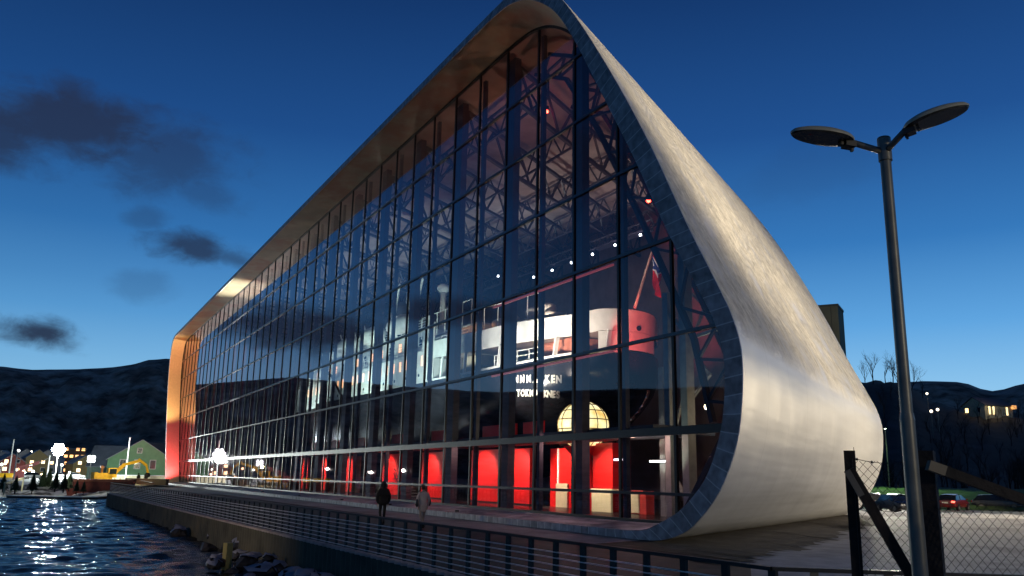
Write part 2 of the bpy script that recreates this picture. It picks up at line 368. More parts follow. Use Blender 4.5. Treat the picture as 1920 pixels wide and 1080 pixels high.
for i in range(len(OUT)):
    if i: ain += math.dist(((OUT[i][0]+INN[i][0])/2, (OUT[i][1]+INN[i][1])/2), ((OUT[i-1][0]+INN[i-1][0])/2, (OUT[i-1][1]+INN[i-1][1])/2))
    r0.append((OUT[i][0], YF, OUT[i][1])); r1.append((INN[i][0], YF, INN[i][1])); u0.append((ain, 0)); u1.append((ain, 1))
# close along the plinth
gap = OUT[0][0] - OUT[-1][0]; r0.append((OUT[0][0], YF, OUT[0][1])); r1.append((INN[0][0], YF, INN[0][1])); u0.append((ain+gap, 0)); u1.append((ain+gap, 1))
r_ = [[(x, YF - 0.04, z) for x, y, z in r0], [(x, YF - 0.04, z) for x, y, z in r1]]
b.grid(r_, uv=[u0, u1])
b.grid([[(x, YF, z) for x, y, z in r0], r_[0]]); b.grid([r_[1], [(x, YF+0.02, z) for x, y, z in r1]])
b.build('edge_tiles', frame_mat(), museum, recalc=False)
# underside strip of shell along plinth
MB().add([(-162.3, YF, 0.02), (-30, YF, 0.02), (-30+SK*DEP, YB, 0.02), (-162.3+SK*DEP, YB, 0.02)], [(0, 1, 2, 3)]).build('base_slab', floorm, museum)
# --- reveal: soffit, end reveal (everything but the ledge) and ledge
soffm = mat('copper toned soffit panels', (0.44, 0.35, 0.25), rough=0.36, metal=0.45, var=0.25, vscale=0.35, bump=0.12, bscale=1.5, col2=(0.40, 0.20, 0.13), mixlo=0.46, mixhi=0.60, patch=0.16)
def strip(idx, name, m, y0=YF, y1=YG, f=None):
    b = MB(); n = 4; rows = []
    for j in range(n + 1):
        t = j / n; y = y0 + (y1 - y0)*t
        rows.append([(INN[i][0] + SK*(y - YF), y, INN[i][1] + (0.16*t if INN[i][1] < 0.5 else 0)) for i in idx])
    b.grid(rows); o = b.build(name, m, museum, recalc=False); autosmooth(o, 40); return o
iend = len(INN)
itop = next(i for i, p in enumerate(INN) if p[0] < -171.5)
ilow = next(i for i, p in enumerate(INN) if p[1] > 0.45)
strip(range(ilow, itop + 1), 'soffit', soffm)
strip(range(itop, iend), 'end_reveal', mat('pale end panels', (0.72, 0.60, 0.46), rough=0.4, var=0.08))
ledgem = mat('snow dusted ledge', (0.30, 0.27, 0.29), rough=0.6, var=0.2, vscale=2, col2=(0.62, 0.6, 0.63), mixlo=0.42, mixhi=0.62, patch=0.9)
b = MB(); rows = []
for j in range(3):
    t = j/2; y = YF + (YG-YF)*t
    rows.append([(INN[-1][0]+SK*(y-YF), y, 0.30+0.16*t)] + [(INN[i][0]+SK*(y-YF), y, INN[i][1] + (0.16*t if INN[i][1] < 0.5 else 0)) for i in range(0, ilow+1)])
b.grid(rows); b.build('ledge', ledgem, museum, recalc=False)
# --- inner lining, from the glass to the back
IB = YB - 0.8
b = MB(); rows = []
for j in range(9):
    t = j/8; y = YG + 0.05 + (IB - YG - 0.05)*t
    rows.append([(x + SK*(y - YF), y, z) for x, z in INN] )
b.grid(rows, closed=False); b.add(rows[-1], [tuple(range(len(rows[-1])))])
autosmooth(b.build('lining', liningm, museum, recalc=False), 40)
MB().add([(-162, YG, 0.44), (-26.6, YG, 0.44), (-27+SK*30, IB, 0.44), (-162+SK*30, IB, 0.44)], [(0, 1, 2, 3)]).build('inside_floor', floorm, museum)
# --- glass
def glass_mat():
    M = bpy.data.materials.new('facade glass'); M.use_nodes = True; nt = M.node_tree; N = nt.nodes.new; L = nt.links.new
    nt.nodes.remove(nt.nodes['Principled BSDF']); out = nt.nodes['Material Output']
    geo = N('ShaderNodeNewGeometry'); d = N('ShaderNodeVectorMath'); d.operation = 'DOT_PRODUCT'; L(geo.outputs['Incoming'], d.inputs[0]); L(geo.outputs['Normal'], d.inputs[1])
    ab = N('ShaderNodeMath'); ab.operation = 'ABSOLUTE'; L(d.outputs['Value'], ab.inputs[0])
    om = N('ShaderNodeMath'); om.operation = 'SUBTRACT'; om.inputs[0].default_value = 1; L(ab.outputs[0], om.inputs[1])
    pw = N('ShaderNodeMath'); pw.operation = 'POWER'; L(om.outputs[0], pw.inputs[0]); pw.inputs[1].default_value = 2.9
    fr = N('ShaderNodeMath'); fr.operation = 'MULTIPLY_ADD'; L(pw.outputs[0], fr.inputs[0]); fr.inputs[1].default_value = 0.92; fr.inputs[2].default_value = 0.035
    tr = N('ShaderNodeBsdfTransparent'); tr.inputs[0].default_value = (0.80, 0.82, 0.88, 1)
    gl = N('ShaderNodeBsdfAnisotropic') if False else N('ShaderNodeBsdfGlossy'); gl.inputs['Roughness'].default_value = 0.02; gl.inputs[0].default_value = (0.84, 0.72, 0.78, 1)
    tc = N('ShaderNodeTexCoord'); no = N('ShaderNodeTexNoise'); no.inputs['Scale'].default_value = 0.35; no.inputs['Detail'].default_value = 1; L(tc.outputs['Object'], no.inputs['Vector'])
    bp = N('ShaderNodeBump'); bp.inputs['Strength'].default_value = 0.12; bp.inputs['Distance'].default_value = 0.02; L(no.outputs['Fac'], bp.inputs['Height']); L(bp.outputs[0], gl.inputs['Normal'])
    mx = N('ShaderNodeMixShader'); L(fr.outputs[0], mx.inputs[0]); L(tr.outputs[0], mx.inputs[1]); L(gl.outputs[0], mx.inputs[2]); L(mx.outputs[0], out.inputs[0])
    return M
glm = glass_mat(); BAY = 3.69
XL, XR = min(p[0] for p in GLO), max(p[0] for p in GLO)
ks = [-26.42 - BAY*k for k in range(-1, 41)]
edges = [XR - 0.01] + [k for k in ks if XL + 0.4 < k < XR - 0.4] + [XL + 0.01]
for a, c in zip(edges[:-1], edges[1:]):
    n = 8 if (a > -42 or c < -160) else 1; up, lo = [], []
    for i in range(n + 1):
        x = a + (c - a)*i/n; q = zr(x)
        if q: lo.append((x, YG, q[0])); up.append((x, YG, q[1]))
    if len(lo) < 2: continue
    b = MB(); b.grid([lo, up]); b.build('glazing_strip', glm, museum, recalc=False)
for k in ks:
    q = zr(k)
    if q is None or not (XL + 0.4 < k < XR - 0.4): continue
    MB().box((k, YG - 0.01, (q[0]+q[1])/2), (0.14, 0.11, q[1]-q[0])).build('mullion', mullm, museum)
for z, h in ((23.26, .13), (19.66, .13), (15.74, .13), (11.85, .13), (7.83, .13), (4.02, .30), (1.6, .11)):
    x0, x1 = xr(z); MB().box(((x0+x1)/2, YG - 0.035, z), (x1-x0, 0.13, h*1.08)).build('transom', transm if z != 4.02 else mullm, museum)
b = MB()
for i in range(len(GLO)):
    a, c = GLO[i], GLO[(i+1) % len(GLO)]
    if math.dist(a, c) < 1e-3: continue
    b.bar((a[0], YG-0.03, a[1]), (c[0], YG-0.03, c[1]), 0.22, 0.16, up=(0, 1, 0))
b.build('glass_frame', mullm, museum)
# --- steel inside
colx = [-26.42 - BAY*k for k in range(2, 37, 2)]
for x in colx:
    q = zr(x); bb = MB(); 
    bb.box((x-0.60, YG+0.75, (0.45+q[1])/2-0.1), (0.95, 0.42, q[1]-0.8)); bb.build('column', columnm, museum)
for x in [-26.42 - BAY*k for k in range(1, 36, 2)]:
    q = zr(x); MB().box((x-0.2, YG+0.45, (0.45+q[1])/2-0.1), (0.26, 0.22, q[1]-0.8)).build('column', columnm, museum)
def truss(p, q, h, n, w=0.16, d=0.10):
    p, q = Vector(p), Vector(q); bb = MB(); dz = Vector((0, 0, -h))
    bb.bar(p, q, w); bb.bar(p+dz, q+dz, w)
    for i in range(n):
        a = p + (q-p)*(i/n); c = p + (q-p)*((i+1)/n); mid = (a+c)/2
        bb.bar(a, mid+dz, d); bb.bar(mid+dz, c, d)
    bb.bar(p, p+dz, d); bb.bar(q, q+dz, d)
    return bb
for i, x in enumerate([-41.5 - BAY*2*k for k in range(14)]):
    L_ = 27.5
    truss((x, YG+1.0, 26.4), (x+SK*L_, YG+1+L_, 26.4), 2.3, 9, w=0.24, d=0.14).build('roof_truss', trussm, museum)
b = MB()
for yy in (24.5, 30, 35.5, 41, 46.5):
    s = SK*(yy-YF)
    truss((-38.0+s, yy, 26.6), (-150+s, yy, 26.6), 1.7, 44, w=0.14, d=0.09).build('longitudinal_truss', trussm, museum)
# leaning end-wall frames
for yy in (23.2, 27.5, 32, 36.5, 41, 45.5):
    s = SK*(yy-YF); bb = MB(); pA = [(-21.9, 5.0), (-22.9, 8.5), (-26.3, 14.5), (-29.8, 20.3), (-33.0, 24.6), (-36.5, 26.4)]
    pB = [(x-1.6, z-0.6) for x, z in pA]
    for i in range(5):
        bb.bar((pA[i][0]+s, yy, pA[i][1]), (pA[i+1][0]+s, yy, pA[i+1][1]), 0.22); bb.bar((pB[i][0]+s, yy, pB[i][1]), (pB[i+1][0]+s, yy, pB[i+1][1]), 0.22)
        for k in range(2):
            t0, t1 = k/2, (k+1)/2; f = lambda P, t: (P[i][0]+(P[i+1][0]-P[i][0])*t+s, yy, P[i][1]+(P[i+1][1]-P[i][1])*t)
            bb.bar(f(pA, t0), f(pB, (t0+t1)/2), 0.12); bb.bar(f(pB, (t0+t1)/2), f(pA, t1), 0.12)
    bb.bar((pA[0][0]+s, yy, 5), (-25.6+s, yy, 0.5), 0.25)
    bb.build('end_frame', trussm, museum)
for z0 in (9.0, 14.0, 18.5, 23.0):
    x = -23.2 - (z0-8.5)*0.6; bb = MB(); y0, y1 = 23.2, 45.5
    bb.bar((x+SK*(y0-YF), y0, z0), (x+SK*(y1-YF), y1, z0), 0.16)
    for k in range(8):
        ya, yb = y0+(y1-y0)*k/8, y0+(y1-y0)*(k+1)/8
        bb.bar((x+SK*(ya-YF), ya, z0), (x-2.3+SK*(yb-YF), yb, z0+3.9), 0.10); bb.bar((x-2.3+SK*(ya-YF), ya, z0+3.9), (x+SK*(yb-YF), yb, z0), 0.10)
    bb.build('wall_bracing', trussm, museum)
# pale posts and diagonals near the round end
for (x, y, z1, w) in ((-28.55, 24.0, 12.8, 0.42), (-30.0, 24.2, 10.5, 0.36), (-33.3, 26.5, 7.6, 0.38)):
    MB().box((x, y, (0.45+z1)/2), (w, w, z1-0.45)).build('pale_post', brightsteel, museum)
b = MB()
for p, q in (((-33.3,26.5,3.4),(-31.0,26.0,0.9)), ((-31.0,26.0,0.9),(-33.0,26.5,-0.1+0.6)), ((-33.0,26.5,3.6),(-31.2,26,6.0)), ((-33.5,28,9.0),(-31.6,28,7.2)), ((-31.6,28,7.2),(-33.8,28,5.5)), ((-30,24.2,9.6),(-28.6,24.2,8.3)), ((-28.5,24.2,8.2),(-24.5,24.2,8.6)), ((-34,28,12.6),(-31.8,28,10.6)), ((-31.8,28,10.6),(-32.5,28,9.6))):
    b.bar(p, q, 0.13)
b.build('diagonal_bracing', brightsteel, museum)
MB().box((-70, YG+2.6, 4.25), (82, 3.4, 0.35)).build('mezzanine_slab', mat('slab edge', (0.06, 0.065, 0.08), rough=0.5), museum)
b = MB()
for z in (11.75, 7.75): b.bar((-31, YG+0.32, z), (-43, YG+0.32, z), 0.10, 0.09)
b.build('light_rail', glow('red rail light', (1.0, 0.12, 0.10), 0.22), museum)
# ------------------------------------------------------------------ the ship
ship = root('ship', (-90, 37, 0.5), 'black hulled passenger ship with white upper works standing behind the glass', 'ship')
YC = 37.0
def half(x, z=11.0):      # half breadth at the deck
    tip = -49.9
    if x > tip: return 0.0
    t = min(1.0, (tip - x)/9.5); w = 5.9*math.sqrt(max(0, 1-(1-t)**2.3))
    if x < -112: w *= max(0.0, 1-((-112-x)/22.0)**1.8)
    return w
def zdeck(x): return 11.3 - 0.5*min(1, max(0, (-50-x)/6)) + 0.012*max(0, -56-x) 
ZT = [(-110, 15.3), (-100, 15.2), (-74, 14.7), (-63.5, 14.25), (-55, 13.93), (-51.8, 14.03), (-50.7, 14.38), (-49.8, 14.45)]
def ztop(x):
    for (a, u), (c, v) in zip(ZT[:-1], ZT[1:]):
        if x <= c: return u + (v-u)*max(0, (x-a)/(c-a))
    return 14.45
xs = [-49.92, -50.05, -50.3, -50.7, -51.3, -52.1, -53.1, -54.5, -56.5, -59.4, -63, -68, -74, -84, -95, -105, -112, -118, -124, -128, -131, -133, -133.9]
# hull: sections taper to the keel, overhanging counter stern
b = MB(); rows = []
for x in xs:
    w = max(half(x), 0.02); zd = zdeck(x); aft = max(0, min(1, (-49.9 - x)/14.0))
    zk = 2.0 + 6.6*(1-aft)**1.4 if x > -63.5 else 2.0
    if x < -118: zk = 2.0 + (-118-x)*0.10
    row = []
    for k in range(15):
        t = k/14; s = -1 + 2*t; ang = abs(s)
        zz = zk + (zd - zk)*(ang**2.2 if aft >= 1 else ang**1.5); ww = w*math.sin(min(1, ang*1.25)*PI/2)**(0.6 if aft >= 1 else 0.9)
        row.append((x, YC + math.copysign(ww, s) if ang > 1e-6 else YC, zz))
    rows.append(row)
b.grid(rows); b.add(rows[0], [tuple(range(15))]); b.add(rows[-1], [tuple(range(15))])
hl = b.build('hull', hullm, ship); autosmooth(hl, 50)
b = MB()
b.grid([[(x, YC - half(x)-0.03, zdeck(x)-0.12) for x in xs], [(x, YC - half(x)-0.03, zdeck(x)+0.06) for x in xs]])
b.build('rubbing_strake', whitem, ship)
b = MB(); b.grid([[(x, YC - half(x)*0.99, zdeck(x)) for x in xs], [(x, YC + half(x)*0.99, zdeck(x)) for x in xs]]); b.build('main_deck', mat('deck brown', (0.16,0.08,0.05)), ship)
# bulwark band
def band(x0, z0f, z1f, name, m, off=0.0, both=True, th=0.12):
    X = [x for x in xs if x >= x0] + [x0]; bb = MB()
    ring = [(x, YC - half(x) - off) for x in reversed(X)] + ([(x, YC + half(x) + off) for x in X] if both else [])
    lo = [(x, y, z0f(x)) for x, y in ring]; hi = [(x, y, z1f(x)) for x, y in ring]
    ctr = Vector((-60, YC, 0))
    lo2 = [(x + (-0.1 if x > -50.6 else 0), y + math.copysign(th, YC - y), z) for x, y, z in lo]; hi2 = [(x + (-0.1 if x > -50.6 else 0), y + math.copysign(th, YC-y), z) for x, y, z in hi]
    bb.grid([lo, hi, hi2, lo2, lo]); o = bb.build(name, m, ship); autosmooth(o, 40); return o
band(-76.0, lambda x: ztop(x)-1.62, ztop, 'stern_bulwark', whitem)
b = MB(); b.grid([[(x, YC-half(x)*0.985, ztop(x)-1.5) for x in xs if x > -78], [(x, YC+half(x)*0.985, ztop(x)-1.5) for x in xs if x > -78]]); b.build('promenade_deck', mat('deck underside', (0.25,0.18,0.14)), ship)
for x in (-50.4, -53.3, -60.0, -66.5, -71.5):
    MB().bar((x+0.35, YC-half(x)+0.02, ztop(x)-1.62), (x, YC-half(x)+0.02, zdeck(x)), 0.34, 0.14).build('stanchion', whitem, ship)
band(-50.75, lambda x: 11.42, lambda x: ztop(x)-1.64, 'stern_skirt', whitem, off=-0.06)
MB().box((-54.8, YC, 11.8), (5, 7.5, 1.2)).build('stern_house', mat('reddish varnish', (0.35,0.12,0.07)), ship)
b = MB(); b.tube((-49.95, YC+.5, 13.1), (-49.84, YC+.5, 13.1), 0.2, n=12); b.build('fairlead', blackm, ship)
# mooring gear & lower rail with lettering
def railing(p, q, h, nb, step, r=0.03):
    p, q = Vector(p), Vector(q); L_ = (q-p).length; n = max(1, round(L_/step)); bb = MB()
    for i in range(n+1):
        c = p + (q-p)*(i/n); bb.tube(c, c+Vector((0,0,h)), r, n=5, caps=False)
    for k in range(nb):
        hh = Vector((0, 0, h*(k+1)/nb)); bb.tube(p+hh, q+hh, r*0.8, n=5, caps=False)
    return bb
railing((-54.0, YC-5.4, 10.95), (-60.5, YC-6.0, 10.95), 0.8, 2, 1.6, 0.04).build('railing', whitem, ship)
# superstructure
def sbox(x0, x1, z0, z1, w, name, m=whitem):
    bb = MB(); bb.box(((x0+x1)/2, YC, (z0+z1)/2), (abs(x1-x0), 2*w, z1-z0)); return bb.build(name, m, ship)
zt = 14.1
sbox(-74.5, -124, 10.9, zt, 5.85, 'main_deck_house')
sbox(-78, -121, zt+0.02, 16.7, 4.6, 'boat_deck_house')
sbox(-104, -119, 16.72, 19.2, 3.8, 'bridge_house')
sbox(-60, -74.5, 13.2, 13.28, 5.4, 'deck_panel', brightsteel)
sbox(-66, -78, 15.35, 15.5, 5.0, 'after_boat_deck', brightsteel)
sbox(-68, -74.4, 12.0, 15.3, 3.6, 'smoking_saloon', mat('varnished saloon wall', (0.4, 0.3, 0.2)))
b = MB(); 
for x in (-55.6, -57.6, -61.5, -63.5): b.ell((x, YC-4.0, 15.0), (0.95, 0.7, 0.5), 12, 8)
b.box((-60, YC-4, 14.4), (12, 1.6, .25))
b.build('covered_stores', mat('canvas covers', (0.55,0.52,0.45), rough=0.8, bump=0.4, bscale=4), ship, smooth=True)
railing((-54.6, YC-4.9, 14.2), (-66.5, YC-5.3, 14.6), 1.9, 1, 2.2, 0.045).build('railing', whitem, ship)
railing((-66.5, YC-5.3, 15.5), (-78, YC-5.3, 15.5), 2.1, 1, 1.9, 0.05).build('railing', whitem, ship)
railing((-66, YC-5.75, 13.75), (-78, YC-5.75, 13.85), 1.1, 4, 1.6, 0.035).build('railing', whitem, ship)
railing((-78, YC-5.8, zt), (-124, YC-5.8, zt), 1.1, 4, 1.8, 0.035).build('railing', whitem, ship)
railing((-78, YC-4.6, 16.7), (-104, YC-4.6, 16.7), 1.1, 4, 1.8, 0.035).build('railing', whitem, ship)
winm = glow('warm cabin window', (1.0, 0.38, 0.10), 2.2)
for i in range(24):
    x = -76.2 - i*1.95
    MB().box((x, YC-5.87, 13.1), (0.42, 0.06, 1.0)).build('cabin_window', winm, ship)
for i in range(14):
    x = -79.8 - i*2.9
    MB().box((x, YC-4.62, 15.6), (0.7, 0.06, 0.9)).build('cabin_window', winm if i % 3 else mat('dark window', (0.02,0.03,0.04), rough=0.1), ship)
for i in range(14):
    x = -76.9 - i*3.3; bb = MB(); bb.tube((x, YC-5.84, 11.75), (x, YC-5.9, 11.75), 0.16, n=12); bb.build('porthole', mat('dark window', (0.02,0.03,0.04), rough=0.1), ship)
# lifeboats
for x in (-84, -93, -102):
    bb = MB(); bb.ell((x, YC-5.3, 17.9), (3.6, 1.1, 1.0), 20, 10); bb.bar((x-2.6, YC-4.6, 16.7), (x-2.6, YC-5.6, 19.6), 0.16); bb.bar((x+2.6, YC-4.6, 16.7), (x+2.6, YC-5.6, 19.6), 0.16)
    bb.build('lifeboat', whitem, ship, smooth=True)
b = MB(); b.tube((-80.5, YC-2, 16.7), (-80.5, YC-2, 21.5), 0.35, 0.3, n=14); b.ell((-80.5, YC-2.0, 21.6), (0.6, 0.7, 0.5)); b.tube((-88.5, YC-2, 16.7), (-88.5, YC-2, 21.0), 0.35, 0.3, n=14); b.ell((-88.5, YC-2.3, 21.1), (0.6, 0.7, 0.5)); b.build('ventilator', whitem, ship, smooth=True)
b = MB(); b.tube((-86, YC-3.5, 16.7), (-81, YC-4.2, 22.5), 0.16, 0.12, n=8); b.tube((-92, YC-3.5, 16.7), (-87, YC-4.5, 23.0), 0.16, 0.12, n=8); b.tube((-96, YC, 16.7), (-96, YC, 24.2), 0.3, 0.2, n=10); b.bar((-99, YC, 22), (-93, YC, 22), 0.12); b.build('derrick', whitem, ship)
b = MB(); b.ell((-97.5, YC, 19.2), (3.4, 2.2, 4.2), 20, 8); b.build('funnel', mat('funnel', (0.03,0.03,0.03)), ship, smooth=True)
b = MB(); b.tube((-73.4, YC-5.9, 10.9), (-73.4, YC-5.9, 16.5), 0.14, n=8); b.tube((-75.2, YC-5.95, 11), (-75.2, YC-5.95, 19.4), 0.12, n=8); b.build('down_pipe', whitem, ship)
# deck lamps under the boat deck
for x in (-64.3, -68.5): 
    bb = MB(); bb.ell((x, YC-5.2, 14.25), (0.22, 0.22, 0.16), 10, 6); bb.build('deck_lamp', glow('orange deck lamp', (1.0, 0.36, 0.06), 14), ship)
    lamp('POINT', (x, YC-5.0, 13.95), 40, (1.0, 0.45, 0.12), size=0.15)
# rudder & propeller
b = MB(); hub = Vector((-55.0, YC-1.2, 5.6))
for k in range(4):
    a = k*PI/2 + 0.5; d = Vector((0, math.cos(a), math.sin(a))); bb_ = Matrix.Rotation(a, 3, 'X')
    b.ell(hub + d*1.15, (0.12, 1.15, 0.62), 12, 8, mtx=bb_)
b.ell(hub, (0.6, 0.35, 0.35)); b.build('propeller', brassm, ship, smooth=True)
MB().box((-52.5, YC-0.6, 6.0), (2.0, 0.25, 4.4)).build('rudder', hullm, ship)
# polished bead shaped as the highlight along the counter
b = MB(); 
def onx(px, py, x): r = ray(px, py); return EYE + r*(x/r.x)
pts = [onx(1216, 733, -49.75), onx(1210, 752, -49.75), onx(1200, 768, -49.9), onx(1190, 780, -50.2), onx(1177, 795, -50.6)]
b.path(pts, 0.13); b.build('stern_bead', mat('chrome bead', (0.9,0.7,0.65), rough=0.12, metal=1.0, bump=0.8, bscale=3), ship, smooth=True)
def hull_at(px, z):       # station where the near side shows at this bearing
    lo, hi = -100.0, -50.2
    for _ in range(40):
        m_ = (lo+hi)/2; v = CM.transposed() @ (Vector((m_, YC-half(m_), z)) - EYE)
        if 960 + 1587*v.x/v.z < px: lo = m_
        else: hi = m_
    return lo
def lettering(word, px0, px1, z0, z1, h, m, name, parent):
    b = MB(); n = len(word); wd = sum(0.6 if c == 'I' else 1.25 if c == 'M' else 1 for c in word); u = 0
    for c in word:
        w = 0.6 if c == 'I' else 1.25 if c == 'M' else 1; t = (u + w/2)/wd; u += w; z = z0 + (z1-z0)*t
        x = hull_at(px0 + (px1-px0)*t, z); y = YC - half(x)
        xd = Vector((x+.3, YC-half(x+.3), 0)) - Vector((x-.3, YC-half(x-.3), 0)); xd.normalize(); nd = Vector((xd.y, -xd.x, 0)); 
        cu = bpy.data.curves.new('letter', 'FONT'); cu.body = c; cu.size = h*1.38; cu.align_x = 'CENTER'; cu.extrude = 0.01; cu.offset = 0.035
        t_ = bpy.data.objects.new('letter', cu); C.objects.link(t_); dg = bpy.context.evaluated_depsgraph_get(); me = bpy.data.meshes.new_from_object(t_.evaluated_get(dg))
        b.add([Vector((x, y, z)) + nd*(0.14 + v.co.z) + xd*v.co.x*0.86 + Vector((0, 0, v.co.y)) for v in me.vertices], [tuple(p.vertices) for p in me.polygons])
        bpy.data.objects.remove(t_)
    return b.build(name, m, parent)
lett = mat('white letters', (0.95, 0.92, 0.82))
lettering('FINNMARKEN', 948, 1055, 9.36, 8.95, 0.56, lett, 'ship_name', ship)
lettering('STOKMARKNES', 963, 1052, 8.28, 7.86, 0.50, lett, 'home_port', ship)
lamp('SPOT', (-53.5, 25.4, 7.4), 3200, (1, 0.88, 0.65), target=(-55.6, 31.6, 9.0), angle=52, size=0.12)
# flag
fb, ft_ = onx(1190, 578, -50.1), onx(1223, 470, -48.6)
fl = root('flag', tuple(fb), 'red Norwegian flag with a blue and white cross on a slanted staff', 'flag')
MB().tube(fb, ft_, 0.12, 0.08, n=8).build('flag_staff', mat('varnished staff', (0.75,0.5,0.4)), fl)
b = MB(); rows = []; nv, nu = 16, 8
for j in range(nv+1):
    t = j/nv; row = []
    for i in range(nu+1):
        u = i/nu
        row.append((ft_.x + u*1.1*(0.5+0.3*math.sin(t*4)) + 0.06*math.sin(u*9+t*4), ft_.y + 0.25*math.sin(u*8+t*6) + t*.25, ft_.z - .1 - t*2.9 - u*0.6))
    rows.append(row)
uvs = [[(i/nu, j/nv) for i in range(nu+1)] for j in range(nv+1)]
b.grid(rows, uv=uvs)
def flag_mat():
    M = bpy.data.materials.new('flag cloth'); M.use_nodes = True; nt = M.node_tree; N = nt.nodes.new; L = nt.links.new; b = nt.nodes['Principled BSDF']; uv = N('ShaderNodeUVMap'); uv.uv_map = 'uv'
    s = N('ShaderNodeSeparateXYZ'); L(uv.outputs[0], s.inputs[0])
    def bandm(ax, c, w):
        a = N('ShaderNodeMath'); a.operation = 'SUBTRACT'; L(s.outputs[ax], a.inputs[0]); a.inputs[1].default_value = c
        d = N('ShaderNodeMath'); d.operation = 'ABSOLUTE'; L(a.outputs[0], d.inputs[0]); l = N('ShaderNodeMath'); l.operation = 'LESS_THAN'; L(d.outputs[0], l.inputs[0]); l.inputs[1].default_value = w; return l.outputs[0]
    def mxm(f, a, c):
        m = N('ShaderNodeMix'); m.data_type = 'RGBA'; L(f, m.inputs[0])
        if isinstance(a, tuple): m.inputs[6].default_value = a
        else: L(a, m.inputs[6])
        m.inputs[7].default_value = c; return m.outputs[2]
    def orr(p, q):
        m = N('ShaderNodeMath'); m.operation = 'MAXIMUM'; L(p, m.inputs[0]); L(q, m.inputs[1]); return m.outputs[0]
    w = orr(bandm('X', 0.5, 0.125), bandm('Y', 0.36, 0.09)); bl = orr(bandm('X', 0.5, 0.0625), bandm('Y', 0.36, 0.045))
    c = mxm(w, (0.65, 0.01, 0.02, 1), (0.8, 0.8, 0.8, 1)); c = mxm(bl, c, (0.01, 0.03, 0.2, 1)); L(c, b.inputs['Base Color']); b.inputs['Roughness'].default_value = 0.8; return M
b.build('cloth', flag_mat(), fl, smooth=True)
# ------------------------------------------------------------------ exhibition things on the ground floor
def T(name, label, cat, loc, group=None): return root(name, loc, label, cat, group)
FZ = 0.44
panels = [(-73.3, -69.9, 26.8, 'red wall panel farthest along the glass, behind the person in black'), (-64.2, -60.8, 26.8, 'red wall panel behind the person in the pale coat'),
          (-55.2, -51.7, 27.0, 'broad bright red wall panel left of the striped lens'), (-49.6, -47.6, 27.0, 'narrow red wall panel just left of the lens stand'),
          (-83.6, -81.5, 26.6, 'slim red wall panel beyond the salmon poster'), (-92.0, -90.0, 26.6, 'red wall panel under the far part of the slab'), (-100.0, -98.0, 26.6, 'farthest red slat glimpsed through the mirrored glass')]
panels = [(a-.75, c+.75, y, l) if c-a > 2.5 else (a-.3, c+.3, y, l) for a, c, y, l in panels]
for x0, x1, y, lab in panels:
    t = T('wall_panel', lab, 'wall panel', ((x0+x1)/2, y, FZ), 'red panels of the ground floor exhibition')
    MB().box(((x0+x1)/2, y, FZ+1.78), (x1-x0, 0.2, 3.55)).build('board', redm, t)
    MB().box(((x0+x1)/2, y, FZ+0.06), (x1-x0+0.1, 0.3, 0.10)).build('foot', blackm, t)
    MB().box(((x0+x1)/2, y+0.9, 5.2), (x1-x0, 0.15, 1.1)).build('upper_board', redm, t)
t = T('poster', 'salmon coloured picture board standing between dark columns', 'poster', (-77.5, 25.6, FZ))
MB().box((-77.5, 25.6, 2.2), (2.0, 0.12, 3.3)).build('board', mat('salmon print', (0.75,0.25,0.15), col2=(0.5,0.12,0.08), vscale=1.5, patch=1.2), t); MB().box((-77.5, 25.6, 0.5), (2.1, 0.5, 0.12)).build('foot', blackm, t)
# the lens
ln = T('lighthouse_lens', 'huge glowing ribbed lighthouse lens on a red stand under the stern', 'lighthouse lens', (-41.5, 27, FZ))
def lens_mat():
    M = bpy.data.materials.new('glowing lens glass'); M.use_nodes = True; nt = M.node_tree; N = nt.nodes.new; L = nt.links.new; b = nt.nodes['Principled BSDF']; tc = N('ShaderNodeTexCoord')
    no = N('ShaderNodeTexNoise'); no.inputs['Scale'].default_value = 1.6; no.inputs['Detail'].default_value = 3; L(tc.outputs['Object'], no.inputs['Vector'])
    cr = N('ShaderNodeValToRGB'); L(no.outputs['Fac'], cr.inputs[0]); e = cr.color_ramp.elements; e[0].position = 0.35; e[0].color = (1, 0.9, 0.5, 1); e[1].position = 0.7; e[1].color = (0.85, 0.5, 0.12, 1)
    e2 = e.new(0.55); e2.color = (0.95, 0.78, 0.32, 1)
    L(cr.outputs[0], b.inputs['Emission Color']); b.inputs['Emission Strength'].default_value = 1.7; b.inputs['Base Color'].default_value = (0.6, 0.5, 0.3, 1); b.inputs['Roughness'].default_value = 0.15; return M
lc = Vector((-41.3, 27, 5.15))
MB().ell(lc, (1.45, 1.45, 1.35), 28, 18).build('lens_glass', lens_mat(), ln, smooth=True)
b = MB()
for k in range(12):
    a = 2*PI*k/12; pts = [lc + Vector((1.47*math.cos(t)*math.cos(a), 1.47*math.cos(t)*math.sin(a), 1.37*math.sin(t))) for t in [(-PI/2)+PI*i/16 for i in range(17)]]
    b.path(pts, 0.03, n=4)
for zt_ in (-0.7, -0.25, 0.3, 0.8, 1.15):
    r = 1.47*math.sqrt(1-(zt_/1.37)**2); pts = [lc + Vector((r*math.cos(2*PI*i/28), r*math.sin(2*PI*i/28), zt_)) for i in range(29)]; b.path(pts, 0.028, n=4)
b.build('lens_frame', mat('lens brass', (0.25,0.17,0.08), metal=0.7, rough=0.35), ln)
b = MB(); b.tube((-41.3, 27, FZ), (-41.3, 27, 3.5), 0.55, 0.5, n=20); b.tube((-41.3, 27, 3.45), (-41.3, 27, 3.95), .7, 1.15, n=24); b.build('stand', redm, ln, smooth=False)
lamp('POINT', (-41.3, 24.6, 5.2), 120, (1.0, 0.85, 0.5), size=0.5)
